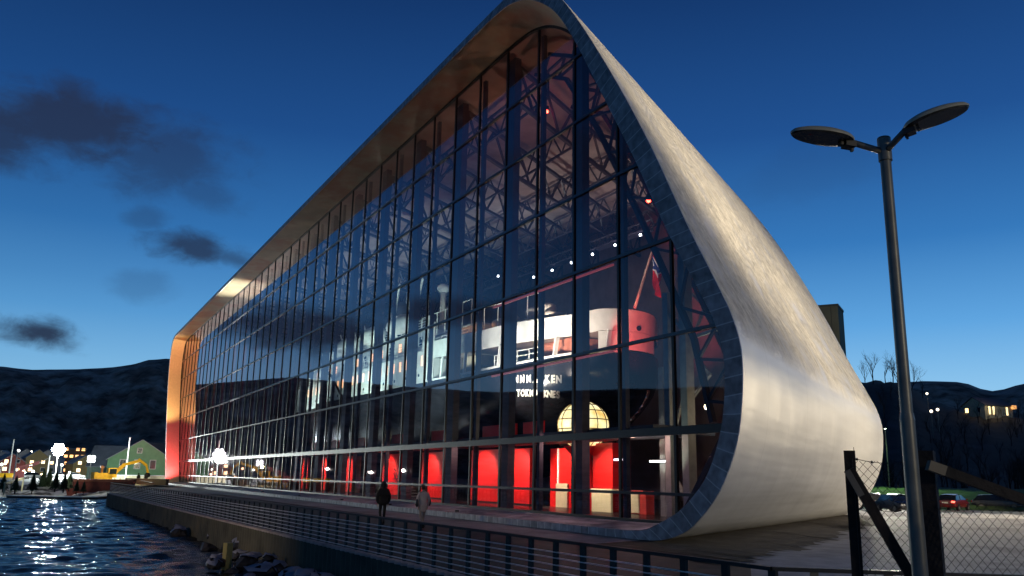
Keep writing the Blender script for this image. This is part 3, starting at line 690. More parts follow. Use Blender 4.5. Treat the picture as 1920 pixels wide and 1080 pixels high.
def block(name, label, cat, parts):
    x = sum(p[1][0] for p in parts)/len(parts); y = sum(p[1][1] for p in parts)/len(parts)
    t = T(name, label, cat, (x, y, FZ))
    for pn, c, s, m in parts: MB().box(c, s).build(pn, m, t)
    return t
block('display_wall', 'tall red display wall with an orange inset and a cream niche below the lens', 'display wall', [
    ('wall', (-44.3, 27.9, 2.2), (3.8, 0.3, 3.5), redm), ('light_strip', (-45.2, 27.7, 2.3), (0.12, 0.06, 3.3), glow('pink strip', (1.0, 0.35, 0.2), 1.3)),
    ('niche', (-44.7, 27.68, 1.15), (1.3, 0.08, 1.4), creamm), ('inset', (-43.0, 27.68, 2.3), (1.1, 0.08, 3.2), orangem), ('window', (-42.45, 27.6, 1.15), (0.3, 0.05, 1.4), glow('bluish inset', (0.6, 0.9, 1.0), 0.6))])
block('display_pillar', 'tall bright red pillar right of the lens stand', 'pillar', [('shaft', (-39.4, 27.6, 2.2), (1.9, 1.2, 3.55), redm), ('cap', (-39.4, 27.6, 4.03), (1.6, 1.0, 0.12), redm)])
block('reception_desk', 'cream fronted reception counter at the foot of the red pillar', 'desk', [('front', (-38.3, 26.2, 1.0), (1.8, 0.12, 1.1), creamm), ('top', (-38.3, 26.5, 1.6), (2.0, 0.8, 0.08), creamm), ('side', (-39.25, 26.6, 1.0), (0.1, 0.7, 1.1), redm)])
ds = block('ticket_booth', 'low red edged booth with a cream panel and a dark round hole', 'booth', [('frame', (-36.2, 27.0, 1.02), (2.0, 0.5, 1.15), mat('coral paint', (0.85,0.08,0.05))), ('panel', (-36.35, 26.72, 0.98), (1.2, 0.06, 0.98), creamm)])
b = MB(); b.tube((-36.8, 26.68, 0.95), (-36.8, 26.72, 0.95), 0.33, n=18); b.build('hole', blackm, ds)
st = T('notice_stand', 'white notice stand by the pale post in the round end', 'sign', (-27.9, 23.4, FZ)); MB().box((-27.9, 23.4, 1.2), (0.62, 0.05, 0.9)).build('board', mat('white board', (0.6,0.58,0.58)), st); MB().box((-27.9, 23.43, 0.7), (0.06, 0.05, 0.6)).build('leg', blackm, st)
stt = T('stair', 'steel handrailed stair leading down behind the glass', 'stair', (-61.5, 23.6, FZ))
b = MB()
for i in range(7): b.box((-61.8+i*0.33, 24, 1.9-i*0.2), (0.3, 1.2, 0.06))
b.build('treads', brightsteel, stt); b = MB(); b.tube((-62, 23.4, 2.7), (-59.8, 23.4, 1.2), 0.04); b.tube((-62, 23.4, 2.3), (-59.9, 23.4, 0.9), 0.04); b.build('handrail', brightsteel, stt)
# tube lights, spots, red beacons
tubes = [(-36.4, 3.13, 0.9, 'bluish tube light nearest the red pillar'), (-33.2, 3.02, 1.3, 'white tube light between the last two wide panes'), (-29.0, 3.15, 0.9, 'pinkish tube light near the round frame'), (-28.9, 4.35, 1.0, 'uppermost tube light near the round frame'), (-31.8, 0.75, 1.2, 'low tube light near the floor by the brace')]
for i, (x, z, w, lab) in enumerate(tubes):
    t = T('tube_light', lab, 'tube light', (x, 26, z), 'tube lights in the round end'); MB().box((x, 26, z), (w, 0.08, 0.09)).build('tube', glow('tube white %d' % (i % 2), (1, 0.85, 0.95) if i % 2 == 0 else (0.95, 1, 0.9), 5), t); MB().box((x, 26, z+0.08), (w+0.1, 0.14, 0.05)).build('housing', blackm, t)
spl = ['at the far left end of the row', 'second from the left', 'third from the left', 'in the middle of the row', 'third from the flag', 'second from the flag', 'just left of the flag top']
for i, (x, z) in enumerate([(-77.5, 22.98), (-69.9, 21.33), (-66.4, 21.29), (-63.0, 21.29), (-59.6, 21.31), (-56.2, 21.33), (-52.7, 21.36)]):
    t = T('spotlight', 'small white spotlight on the high gantry, ' + spl[i], 'spotlight', (x, 40, z), 'small spotlights in a row on the gantry')
    bb = MB(); bb.ell((x, 39.9, z), (0.11, 0.11, 0.11), 8, 6); bb.build('bulb', glow('spot bulb', (0.9, 0.95, 1.0), 14), t); bb = MB(); bb.tube((x, 40, z), (x, 40.3, z+0.3), 0.09, 0.13, n=8); bb.build('can', blackm, t)
g = T('gantry', 'dark high gantry beam carrying a row of small spotlights', 'gantry', (-66, 40.4, 21.7)); truss((-52, 40.6, 22.6), (-82, 40.6, 23.3), 0.8, 20, w=0.12, d=0.07).build('beam', trussm, g)
MB().bar((-52, 40.3, 21.7), (-82, 40.3, 22.0), 0.9, 0.12).build('walkway', columnm, g)
for (x, y, z, lab) in ((-44.1, 26, 25.4, 'small red beacon glowing high among the roof trusses'), (-33.6, 26, 16.3, 'small red beacon glowing beside the leaning frame')):
    t = T('red_beacon', lab, 'beacon', (x, y, z)); bb = MB(); bb.ell((x, y, z), (0.12, 0.12, 0.10), 10, 8); bb.build('bulb', glow('red beacon', (1.0, 0.03, 0.015), 40), t); bb = MB(); bb.tube((x, y, z+0.1), (x, y, z+0.35), 0.14, n=8); bb.build('socket', blackm, t)
    lamp('POINT', (x-0.1, y+0.1, z-0.3), 22, (1, 0.05, 0.03), size=0.15)
for (x, y, z, e) in ((-29.6, 26, 5.4, 9), (-26.5, 25.5, 5.3, 6)):
    t = T('wall_lamp', 'warm round lamp shining by the pale posts' if e == 9 else 'small warm lamp nearest the round frame', 'lamp', (x, y, z)); bb = MB(); bb.ell((x, y, z), (0.14, 0.14, 0.14), 10, 8); bb.build('bulb', glow('warm bulb', (1, 0.8, 0.5), 22), t); bb = MB(); bb.tube((x, y, z+0.1), (x, y, z+0.3), 0.08, n=8); bb.build('socket', blackm, t)
    lamp('POINT', (x, y-0.3, z-0.3), 30, (1, 0.8, 0.5), size=0.15)
def ony(px, py, y): r = ray(px, py); return EYE + r*(y/r.y)
hs = T('hanging_sculpture', 'dark tangled hanging shape dangling behind the middle of the glass', 'sculpture', tuple(ony(600, 600, 22.6)))  # dark strands and tufts strung just behind the glass
b = MB(); rnd = random.Random(12); pts = [ony(px_, py_, 22.6) for px_, py_ in ((581, 541), (590, 552), (588, 572), (592, 590), (598, 625), (603, 640), (601, 662), (607, 690), (622, 706), (640, 742), (652, 766), (648, 780), (660, 800), (662, 845))]
for i in range(len(pts)-1): b.tube(pts[i], pts[i+1], .10 if i < 9 else .16, .12 if i < 9 else .2, n=6)
for (px_, py_, n_, r_) in ((583, 543, 10, .5), (593, 578, 26, .75), (622, 650, 16, .6), (603, 655, 18, .7), (606, 690, 10, .5)):
    c = ony(px_, py_, 22.6)
    for k in range(n_):
        d = Vector((rnd.gauss(0, 1), rnd.gauss(0, .3), rnd.gauss(0, 1))); b.tube(c + d*r_*.2, c + d*r_*.8, .09, .03, n=4)
b.build('strands', mat('dark rope', (.03, .02, .015), rough=.8), hs)
# interior lighting
lamp('SPOT', (-56, 24.2, 7.4), 9500, (1.0, 0.93, 0.78), target=(-57, 31.5, 13.0), angle=80, size=0.4)
lamp('SPOT', (-70, 24.2, 7.4), 9500, (0.78, 1.0, 0.86), target=(-75, 31.2, 13.5), angle=100, size=0.4)
lamp('SPOT', (-90, 24.2, 7.4), 9500, (0.76, 1.0, 0.88), target=(-92, 31.2, 14), angle=105, size=0.4)
lamp('SPOT', (-112, 24.2, 7.4), 9000, (0.78, 1.0, 0.9), target=(-114, 31.2, 14), angle=105, size=0.4)
lamp('SPOT', (-42.0, 29.5, 8.4), 9500, (1.0, 0.10, 0.08), target=(-50.0, 38.6, 12.9), angle=30, size=0.3)
lamp('SPOT', (-48.8, 24.6, 7.5), 13000, (1.0, 0.78, 0.60), target=(-52.6, 33, 13.2), angle=40, size=0.3)
lamp('SPOT', (-34, 30, 9), 2300, (1.0, 0.50, 0.32), target=(-41, 33, 26.5), angle=110, size=0.4)
lamp('SPOT', (-48, 25, 17), 800, (1.0, 0.48, 0.30), target=(-52, 33, 27), angle=130, size=0.4)
lamp('SPOT', (-74, 25, 19), 300, (1.0, 0.55, 0.42), target=(-74, 33, 27), angle=130, size=0.4)
lamp('POINT', (-70, 34, 22.5), 160, (0.7, 0.85, 1.0), size=0.5)
lamp('POINT', (-95, 33, 23), 200, (0.7, 0.9, 1.0), size=0.5)
for x0, x1, y, lab in panels[:4]: lamp('SPOT', ((x0+x1)/2, 24.7, 3.7), 900, (1, 0.7, 0.6), target=((x0+x1)/2, y, 2.0), angle=95, size=0.15)
for x0, x1, y, lab in panels[4:]: lamp('SPOT', ((x0+x1)/2, 24.7, 3.7), 900, (1, 0.7, 0.6), target=((x0+x1)/2, y, 2.0), angle=95, size=0.15)
lamp('SPOT', (-44.3, 25.2, 3.8), 950, (1, 0.75, 0.6), target=(-44, 27.8, 2.0), angle=100, size=0.15)
lamp('SPOT', (-38.4, 24.9, 3.6), 850, (1, 0.85, 0.65), target=(-38.5, 27.0, 1.8), angle=100, size=0.15)
lamp('SPOT', (-36.2, 24.9, 3.2), 120, (1, 0.85, 0.7), target=(-36.2, 27.0, 1.0), angle=80, size=0.15)
for x in (-31, -37, -47, -57, -67): lamp('POINT', (x, 22.9, 3.75), 130, (1, .55, .48), size=.08)
lamp('SPOT', (-29.3, 22.9, .9), 420, (.9, 1, .75), target=(-28.7, 24, 9), angle=50, size=.1); lamp('SPOT', (-32.0, 24.6, .9), 420, (1, .9, .75), target=(-32.5, 26.5, 6), angle=75, size=.1)
# warm and red light inside the far end, seen on the columns
for x in (-118, -126, -134, -142): lamp('SPOT', (x+1.5, YG+1.4, 1.0), 160, (1, 0.30, 0.12), target=(x, YG+0.9, 14), angle=50, size=0.2)
for x in (-44, -52, -60): lamp('SPOT', (x+1.2, YG+1.7, 1.2), 70, (1, 0.12, 0.10), target=(x, YG+0.9, 9), angle=45, size=0.2)
# gold and red light on the far end and added ledge uplights warming the soffit
lamp('SPOT', (-160.5, 17.6, 9.0), 19000, (1.0, 0.62, 0.22), target=(-174.3, 20.4, 21.5), angle=62, size=0.25, blend=0.5)
lamp('SPOT', (-158.5, 18.4, 1.0), 19000, (1.0, 0.09, 0.10), target=(-169.5, 20.4, 8.0), angle=70, size=0.2, blend=0.7)
for i, (x, e, c) in enumerate([(-42, 200, (1, .62, .38)), (-52, 260, (1, .45, .28)), (-62, 240, (1, .62, .36)), (-74, 300, (1, .42, .25)), (-88, 300, (1, .7, .4)), (-104, 380, (1, .75, .45)), (-122, 300, (1, .8, .5)), (-140, 300, (1, .8, .5))]):
    lamp('SPOT', (x, 19.5, 0.55), e, c, target=(x-1.2, 20.3, 27), angle=38, size=0.1, blend=0.9)
    t = root('uplight', (x, 19.5, 0.36), ['small recessed uplight in the snowy ledge under the apex', 'small recessed uplight in the ledge, second from the round end', 'small recessed uplight in the ledge behind the pale coat', 'small recessed uplight in the ledge left of the person in black', 'small recessed uplight midway along the far ledge', 'small recessed uplight on the ledge beyond the glowing reflection', 'small recessed uplight, last but one before the gold end', 'small recessed uplight nearest the gold and red end'][i], 'uplight', 'uplights sunk in the ledge')
    bb = MB(); bb.tube((x, 19.5, 0.28), (x, 19.5, 0.40), 0.11, n=12); bb.build('ring', blackm, t)
lamp('SPOT', (-118.5, 19.4, 0.6), 170000, (.92, 1.0, .86), target=(-119.5, 20.2, 27), angle=32, size=0.1, blend=1.0)  # added spot that makes the glaring soffit patch
t = root('uplight', (-118.5, 19.4, 0.36), 'bright white uplight throwing the glaring patch on the soffit', 'uplight', 'uplights sunk in the ledge'); bb = MB(); bb.tube((-118.5, 19.4, 0.28), (-118.5, 19.4, 0.40), 0.13, n=12); bb.build('ring', blackm, t)
# ------------------------------------------------------------------ ground, quay, water
WZ = -1.2
def qy(x): return 8.3 + 0.03*(x + 9)
groundm = mat('trodden snow', (0.42, 0.40, 0.40), rough=0.8, var=0.22, vscale=1.6, bump=0.6, bscale=2.2, col2=(0.17, 0.15, 0.145), mixlo=0.49, mixhi=0.70, patch=0.22)
shp = [(-100, 9.2), (-122, 4), (-124, -12), (-116, -30), (-118, -80)]
land = [(-92, qy(-92)), (-60, qy(-60)), (-30, qy(-30)), (-8.8, 8.3), (-6.2, 4.5), (-4.5, -3), (-4, -30), (40, -60), (500, -60), (500, 700), (-600, 700), (-600, -300), (-124, -80), (-122, -30), (-130, -12), (-133, 2), (-128, 11.5), (-96, 10)]
b = MB(); b.add([(x, y, 0) for x, y in land], [tuple(range(len(land)))])
gr = b.build('ground', groundm); tag(gr, kind='structure')
b = MB(); inner_ = [(-128, 11.5), (-133, 2), (-130, -12), (-122, -30), (-124, -80)]; rows = []
for t_ in range(7):
    f_ = t_/6; rows.append([(a_[0]+(c_[0]-a_[0])*f_, a_[1]+(c_[1]-a_[1])*f_, .02-1.5*f_) for a_, c_ in zip([((inner_[k][0]+(inner_[k+1][0]-inner_[k][0])*j/12), (inner_[k][1]+(inner_[k+1][1]-inner_[k][1])*j/12)) for k in range(4) for j in range(12)], [((shp[k][0]+(shp[k+1][0]-shp[k][0])*j/12), (shp[k][1]+(shp[k+1][1]-shp[k][1])*j/12)) for k in range(4) for j in range(12)])])
rows = [[(x, y, z + .22*noise1(x*1.7+y*2.3, 2)*(0 < j < 6)) for x, y, z in r] for j, r in enumerate(rows)]
b.grid(rows); tag(b.build('shore_slope', mat('snowy shingle', (.06, .05, .045), rough=.8, var=.3, col2=(.6, .6, .6), mixlo=.46, mixhi=.56, patch=.5, bump=.6, bscale=4), smooth=True), kind='structure')
b = MB()
for i in range(len(land)):
    if 7 < i < 12: continue
    (x1, y1), (x2, y2) = land[i], land[(i+1) % len(land)]
    if i < 3: continue
    b.add([(x1, y1, 0), (x2, y2, 0), (x2, y2, -3), (x1, y1, -3)], [(0, 1, 2, 3)])
tag(b.build('shore', mat('dark shore stones', (0.05,0.045,0.04), rough=0.8, bump=0.8, bscale=3)), kind='structure')
def deck_mat():
    M = bpy.data.materials.new('wet dark deck boards'); M.use_nodes = True; nt = M.node_tree; N = nt.nodes.new; L = nt.links.new; b = nt.nodes['Principled BSDF']; tc = N('ShaderNodeTexCoord')
    s = N('ShaderNodeSeparateXYZ'); L(tc.outputs['Object'], s.inputs[0]); p = N('ShaderNodeMath'); p.operation = 'PINGPONG'; L(s.outputs['Y'], p.inputs[0]); p.inputs[1].default_value = 0.075
    mr = N('ShaderNodeMapRange'); L(p.outputs[0], mr.inputs[0]); mr.inputs[1].default_value = 0; mr.inputs[2].default_value = 0.012; mr.inputs[3].default_value = 0.3; mr.inputs[4].default_value = 1
    no = N('ShaderNodeTexNoise'); no.inputs['Scale'].default_value = 0.8; no.inputs['Detail'].default_value = 8; no.inputs['Roughness'].default_value = 0.7; L(tc.outputs['Object'], no.inputs['Vector'])
    f = N('ShaderNodeMapRange'); L(no.outputs['Fac'], f.inputs[0]); f.inputs[1].default_value = 0.5; f.inputs[2].default_value = 0.72; f.inputs[4].default_value = 0.55
    mx = N('ShaderNodeMix'); mx.data_type = 'RGBA'; L(f.outputs[0], mx.inputs[0]); mx.inputs[6].default_value = (0.022, 0.016, 0.018, 1); mx.inputs[7].default_value = (0.12, 0.11, 0.12, 1)
    v = N('ShaderNodeVectorMath'); v.operation = 'SCALE'; L(mx.outputs[2], v.inputs[0]); L(mr.outputs[0], v.inputs['Scale']); L(v.outputs[0], b.inputs['Base Color']); b.inputs['Roughness'].default_value = 0.62; b.inputs['Specular IOR Level'].default_value = 0.3; return M
b = MB(); b.add([(-92, qy(-92)+0.25, .004), (-8.9, 8.5, .004), (-17, 16.2, .004), (-91, 16.2, .004)], [(0, 1, 2, 3)])
tag(b.build('boardwalk', deck_mat()), kind='structure')
# bare gravel under the overhang, also standing in for the shell's wedge shadow
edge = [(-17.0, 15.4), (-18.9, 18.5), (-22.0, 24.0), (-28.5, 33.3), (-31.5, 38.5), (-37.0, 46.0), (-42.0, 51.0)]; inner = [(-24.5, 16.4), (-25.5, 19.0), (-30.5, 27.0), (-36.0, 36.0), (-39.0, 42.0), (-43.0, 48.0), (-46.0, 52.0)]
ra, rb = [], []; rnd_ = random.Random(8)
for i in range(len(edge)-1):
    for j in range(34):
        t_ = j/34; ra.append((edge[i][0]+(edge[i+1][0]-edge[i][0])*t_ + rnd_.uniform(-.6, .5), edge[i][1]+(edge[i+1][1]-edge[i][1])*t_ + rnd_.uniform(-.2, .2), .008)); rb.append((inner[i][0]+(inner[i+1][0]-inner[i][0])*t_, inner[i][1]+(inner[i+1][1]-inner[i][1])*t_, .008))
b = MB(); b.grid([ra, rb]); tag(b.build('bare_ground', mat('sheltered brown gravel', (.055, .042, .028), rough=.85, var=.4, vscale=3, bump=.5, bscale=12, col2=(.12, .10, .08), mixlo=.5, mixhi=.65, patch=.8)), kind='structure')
# quay wall with vertical corrugation
wallm = mat('tarred sheet piling', (0.085, 0.075, 0.055), rough=0.6, var=0.35, vscale=1.2, col2=(0.14, 0.11, 0.07), mixlo=0.5, mixhi=0.7, patch=0.4)
qw = root('quay_wall', (-50, qy(-50), -1.2), 'long dark corrugated quay wall dropping to the water', 'quay wall')
b = MB(); top, bot, cop, cop2 = [], [], [], []; x = -92.0; k = 0; cx = []
while x < -8.8:
    y = qy(x); d = 0.10 if (k % 4) in (0, 1) else 0.0
    top.append((x, y - d, 0.02)); bot.append((x, y - d, -2.6)); k += 1
    x += 0.16 if k % 2 == 0 else 0.04
b.grid([bot, top]); b.build('piling', wallm, qw)
b = MB(); e1 = [(x_, y_-0.035, -0.015) for x_, y_, z_ in top]; e2 = [(x_, y_-0.035, 0.055) for x_, y_, z_ in top]; e3 = [(x_, qy(x_)+0.12, 0.055) for x_, y_, z_ in top]
b.grid([e1, e2, e3]); b.build('coping', mat('pale coping', (0.42, 0.34, 0.34), rough=0.5, var=0.3, vscale=2), qw)
b = MB(); b.add([(-92, qy(-92), 0.02), (-96, 10, 0.02), (-128, 11.5, 0.02), (-128, 11.5, -2.6), (-96, 10, -2.6), (-92, qy(-92), -2.6)], [(0, 1, 4, 5), (1, 2, 3, 4)]); b.build('end_wall', wallm, qw)
# railing
rl = root('railing', (-50, qy(-50), 0), 'long black topped railing with thin metal bars along the quay edge', 'railing')
barm = mat('frosted steel bar', (0.88, 0.84, 0.84), rough=0.45, metal=0.35)
A, B_, E_ = Vector((-92, qy(-92)+0.12, 0)), Vector((-8.45, 8.42, 0)), Vector((-4.6, 13.6, 0))
F_ = Vector((-95, 10.1, 0)); G_ = Vector((-127, 11.6, 0))
b = MB()
for p, q in ((A, B_), (B_, E_), (A, F_), (F_, G_)): b.bar(p+Vector((0, 0, 1.0)), q+Vector((0, 0, 1.0)), 0.085, 0.05)
b.build('handrail', blackm, rl)
for h in (0.10, 0.22, 0.34, 0.46, 0.58, 0.70, 0.80):
    b = MB()
    for p, q in ((A, B_), (A, F_)): b.bar(p+Vector((0, -0.0, h)), q+Vector((0, 0, h)), 0.034, 0.018)
    b.build('rail_bar', barm, rl)
n = 98
for i in range(n+1):
    c = A + (B_-A)*(i/n); MB().box((c.x, c.y+0.01, 0.5), (0.13, 0.05, 0.98)).build('post', blackm, rl)
for t_ in (0.08, 0.22, 0.30, 0.62, 0.95):
    c = B_ + (E_-B_)*t_; MB().box((c.x, c.y, 0.5), (0.10, 0.06, 0.98), rz=0.9).build('post', mat('weathered post', (0.14,0.12,0.09)), rl)
# water
def water_mat(bs=1.0):
    M = bpy.data.materials.new('harbour water'); M.use_nodes = True; nt = M.node_tree; N = nt.nodes.new; L = nt.links.new; b = nt.nodes['Principled BSDF']; tc = N('ShaderNodeTexCoord')
    b.inputs['Base Color'].default_value = (0.006, 0.010, 0.016, 1); b.inputs['Roughness'].default_value = 0.08; b.inputs['IOR'].default_value = 1.33; b.inputs['Specular IOR Level'].default_value = 0.22; b.inputs['Specular Tint'].default_value = (.5, .42, .5, 1)
    mp = N('ShaderNodeMapping'); mp.inputs['Scale'].default_value = (0.8, 0.5, 1); L(tc.outputs['Object'], mp.inputs[0])
    n1 = N('ShaderNodeTexNoise'); n1.inputs['Scale'].default_value = 1.3; n1.inputs['Detail'].default_value = 7; n1.inputs['Roughness'].default_value = 0.68; L(mp.outputs[0], n1.inputs['Vector'])
    n2 = N('ShaderNodeTexNoise'); n2.inputs['Scale'].default_value = 4.0; n2.inputs['Detail'].default_value = 4; L(mp.outputs[0], n2.inputs['Vector'])
    a = N('ShaderNodeMath'); a.operation = 'MULTIPLY_ADD'; L(n2.outputs['Fac'], a.inputs[0]); a.inputs[1].default_value = 0.25; L(n1.outputs['Fac'], a.inputs[2])
    bp = N('ShaderNodeBump'); bp.inputs['Strength'].default_value = bs; bp.inputs['Distance'].default_value = 0.5; L(a.outputs[0], bp.inputs['Height']); L(bp.outputs[0], b.inputs['Normal']); return M
b = MB(); b.add([(-4000, -4000, WZ-.12), (2000, -4000, WZ-.12), (2000, 4000, WZ-.12), (-4000, 4000, WZ-.12)], [(0, 1, 2, 3)])
tag(b.build('water', water_mat()), kind='structure')
import numpy as np
def waves():
    gx, gy = np.arange(-116, -7.8, .17), np.arange(-52, 9.4, .17); X, Y = np.meshgrid(gx, gy, indexing='ij'); Z = np.zeros_like(X); rg = np.random.default_rng(2)
    for i in range(34):
        wl = 0.42*1.062**i; k = 2*np.pi/wl; th = rg.normal(0.25, .75); am = .0078*wl*rg.uniform(.5, 1.2); ph = rg.uniform(0, 6.28)
        Z += am*np.sin(k*(X*np.cos(th)+Y*np.sin(th))+ph+.8*np.sin(X*.11*(1+i*.05)+Y*.07+i))
    n, m_ = X.shape; co = np.stack([X, Y, Z+WZ+.06], -1).reshape(-1, 3)
    idx = np.arange(n*m_).reshape(n, m_); q = np.stack([idx[:-1, :-1], idx[1:, :-1], idx[1:, 1:], idx[:-1, 1:]], -1).reshape(-1, 4)
    me = bpy.data.meshes.new('water'); me.vertices.add(n*m_); me.vertices.foreach_set('co', co.ravel()); me.loops.add(q.size); me.loops.foreach_set('vertex_index', q.ravel().astype(np.int32)); me.polygons.add(len(q)); me.polygons.foreach_set('loop_start', np.arange(0, q.size, 4, dtype=np.int32)); me.polygons.foreach_set('use_smooth', np.ones(len(q), dtype=bool)); me.update(calc_edges=True); me.materials.append(water_mat(.25))
    o = bpy.data.objects.new('water', me); C.objects.link(o); tag(o, kind='structure')
waves()
# boulders
rockm = mat('wet rock', (0.035, 0.03, 0.035), rough=0.55, var=0.3, vscale=3, bump=0.6, bscale=4)
def boulder(x, y, z, s, snow, label):
    rnd = random.Random(int(x*100)); t = root('boulder', (x, y, z), label, 'rock', 'boulders at the foot of the quay wall')
    bm = bmesh.new(); bmesh.ops.create_icosphere(bm, subdivisions=2, radius=1); s *= .72
    sx, sy, sz = s*rnd.uniform(0.8, 1.4), s*rnd.uniform(0.7, 1.1), s*rnd.uniform(0.45, 0.75)
    ph = [rnd.uniform(0, 9) for _ in range(6)]
    for v in bm.verts:
        c = v.co.copy(); f = 1 + 0.25*math.sin(c.x*2.7+ph[0])*math.cos(c.y*2.3+ph[1]) + 0.13*math.sin(c.z*5+ph[2]+c.x*3) + rnd.uniform(-.14, .14)
        v.co = Vector((c.x*sx*f, c.y*sy*f, c.z*sz*f))
    rz = Matrix.Rotation(ph[5], 4, 'Z') @ Matrix.Rotation(rnd.uniform(-.3, .3), 4, 'X'); bmesh.ops.transform(bm, matrix=rz, verts=bm.verts)
    me = bpy.data.meshes.new('stone'); bm.to_mesh(me); me.materials.append(rockm); o = bpy.data.objects.new('stone', me); C.objects.link(o); o.parent = t
    if snow:
        lim = sz*rnd.uniform(0.25, 0.6)
        for v in bm.verts: v.co += v.normal*0.03 + Vector((0, 0, 0.03))
        dl = [f for f in bm.faces if f.normal.z < 0.45 + 0.3*math.sin(f.calc_center_median().x*6/s+ph[0]) or f.calc_center_median().z < lim]
        bmesh.ops.delete(bm, geom=dl, context='FACES')
        if len(bm.faces):
            me = bpy.data.meshes.new('snow_cap'); bm.to_mesh(me); me.materials.append(mat('grey old snow', (.30, .29, .36), rough=.8, var=.25, vscale=2, bump=.5, bscale=5)); me.polygons.foreach_set('use_smooth', [True]*len(me.polygons)); o = bpy.data.objects.new('snow_cap', me); C.objects.link(o); o.parent = t
    bm.free()
rs = random.Random(3)
rows_ = [(at(333, 1000, -0.95), .7, 1), (at(352, 998, -1), .5, 1), (at(405, 1008, -0.9), .55, 1), (at(452, 1022, -.8), .6, 1), (at(432, 1015, -1.), .6, 0), (at(470, 1046, -.85), .5, 1), (at(463, 1058, -.9), .6, 1), (at(505, 1048, -.7), .3, 1), (at(516, 1066, -.85), .55, 1), (at(487, 1075, -.9), .55, 1), (at(545, 1085, -.85), .6, 1), (at(575, 1090, -.8), .5, 1), (at(448, 1042, -1.0), .4, 1), (at(390, 1030, -1.1), .5, 0), (at(408, 1060, -1.2), .5, 0), (at(440, 1075, -1.2), .5, 0), (at(270, 968, -1.1), .5, 1), (at(245, 958, -1.1), .45, 1), (at(300, 975, -1.1), .4, 0), (at(222, 950, -1.1), .5, 1)]
labs = ['dark boulder with a bright wet glint nearest the open water', 'small snow-capped boulder beside the glinting one', 'low snow-topped boulder behind the wooden post', 'snow-capped boulder just right of the post top', 'bare dark boulder behind the post', 'tilted snow-covered boulder right of the post', 'broad snowy boulder low beside the post', 'smallest snow-capped stone close under the wall', 'round snow-capped boulder farthest right of the visible ones', 'large pale snow-covered boulder at the bottom edge', 'snow-capped boulder at the very bottom under the wall', 'boulder at the bottom edge nearest the camera', 'small snowy stone between the post and the wall', 'bare boulder left of the post', 'half sunken bare boulder left of the post foot', 'bare boulder at the foot of the wooden post', 'snow-capped stone midway along the far wall foot', 'snowy stone second from the quay corner', 'bare stone at the waterline between the snowy ones', 'snow-capped stone at the quay corner']
for (p, s, sn), lb in zip(rows_, labs): boulder(p.x, p.y, p.z, s, sn, lb)
for i in range(30):
    px_ = rs.uniform(395, 640); py_ = 1010 + (px_-395)*.32 + rs.uniform(-6, 55); q = at(px_, py_, -1.0 + rs.uniform(-.15, .3))
    if q.y < qy(q.x) - .35: boulder(q.x, q.y, q.z, rs.uniform(.22, .42), i % 2, 'small jagged %s stone heaped among the boulders %s' % ('snow-flecked' if i % 2 else 'bare dark', 'near the wooden post' if px_ < 480 else 'midway along the bank' if px_ < 560 else 'toward the bottom edge'))
pp = at(425, 1055, -0.9); mp_ = root('mooring_post', (pp.x, pp.y, -2.0), 'yellowish square wooden post standing among the snowy boulders', 'post')
MB().box((pp.x, pp.y, -1.2), (0.23, 0.23, 1.9), rz=0.4).build('timber', mat('yellowish timber', (0.42, 0.33, 0.12), rough=0.7, var=0.2, bump=0.3, bscale=8), mp_)
# ------------------------------------------------------------------ terrain
def interp(tab, a):
    if a <= tab[0][0]: return tab[0][1]
    for (a0, v0), (a1, v1) in zip(tab[:-1], tab[1:]):
        if a <= a1: t = (a-a0)/(a1-a0); return v0 + (v1-v0)*t
    return tab[-1][1]
def ss(a, b, x): t = max(0, min(1, (x-a)/(b-a))); return t*t*(3-2*t)
def terrain(name, aa, rr, hf, m):
    rows = []
    for r in rr:
        rows.append([(-r*math.cos(R(a)), r*math.sin(R(a)), hf(a, r)) for a in aa])
    b = MB(); b.grid(rows); o = b.build(name, m, smooth=True); tag(o, kind='structure'); return o
EM = [(-180, 4.5), (-120, 5), (-60, 5.4), (-40, 6.0), (-25, 5.5), (-12, 6.0), (-6, 5.2), (-2.9, 5.55), (-1.3, 5.5), (1.2, 5.72), (3, 5.95), (4.15, 6.2), (5, 6.55), (6, 6.7), (9, 6.5), (14, 6.9), (30, 6.2), (50, 5.9), (54.5, 6.0), (56.5, 5.85), (57.3, 5.45), (58.1, 5.25), (59.2, 5.6), (63, 6.3), (90, 6.0), (180, 4.5)]
def hm_(a, r):
    e = math.tan(R(interp(EM, a))); s = ss(1050, 1500, r)
    z = e*1500*(s**0.85) + 2.07*s + 8*ss(430, 1050, r)
    z += (noise1(a*0.5+r*0.004, 1)*16 + noise1(a*1.5-r*0.013, 4)*9 + noise1(a*4.1+r*.03, 6)*4) * s*(1-s)*(1.6 if a < 40 else .8)
    if r > 1500: z = e*1500*(1-(r-1500)/3000)
    return z - 3
mountm = mat('dark mountain with snow patches', (0.19, 0.105, 0.08), rough=0.9, var=0.8, vscale=0.06, col2=(0.72, 0.58, 0.52), mixlo=0.46, mixhi=0.80, patch=0.022)
terrain('mountains', [-180 + i*1.2 for i in range(0, 140)] + [-12 + i*0.25 for i in range(0, 90)] + [10.5 + i*0.6 for i in range(283)], [430, 700, 1000] + [1050 + 18*i for i in range(26)] + [1700, 2200], hm_, mountm)
E2 = [(30, 4.0), (44, 6.2), (50.5, 6.45), (52.5, 6.35), (53.6, 6.0), (54.6, 5.2), (57, 4.6), (60, 4.3), (75, 4.8), (150, 3.5)]
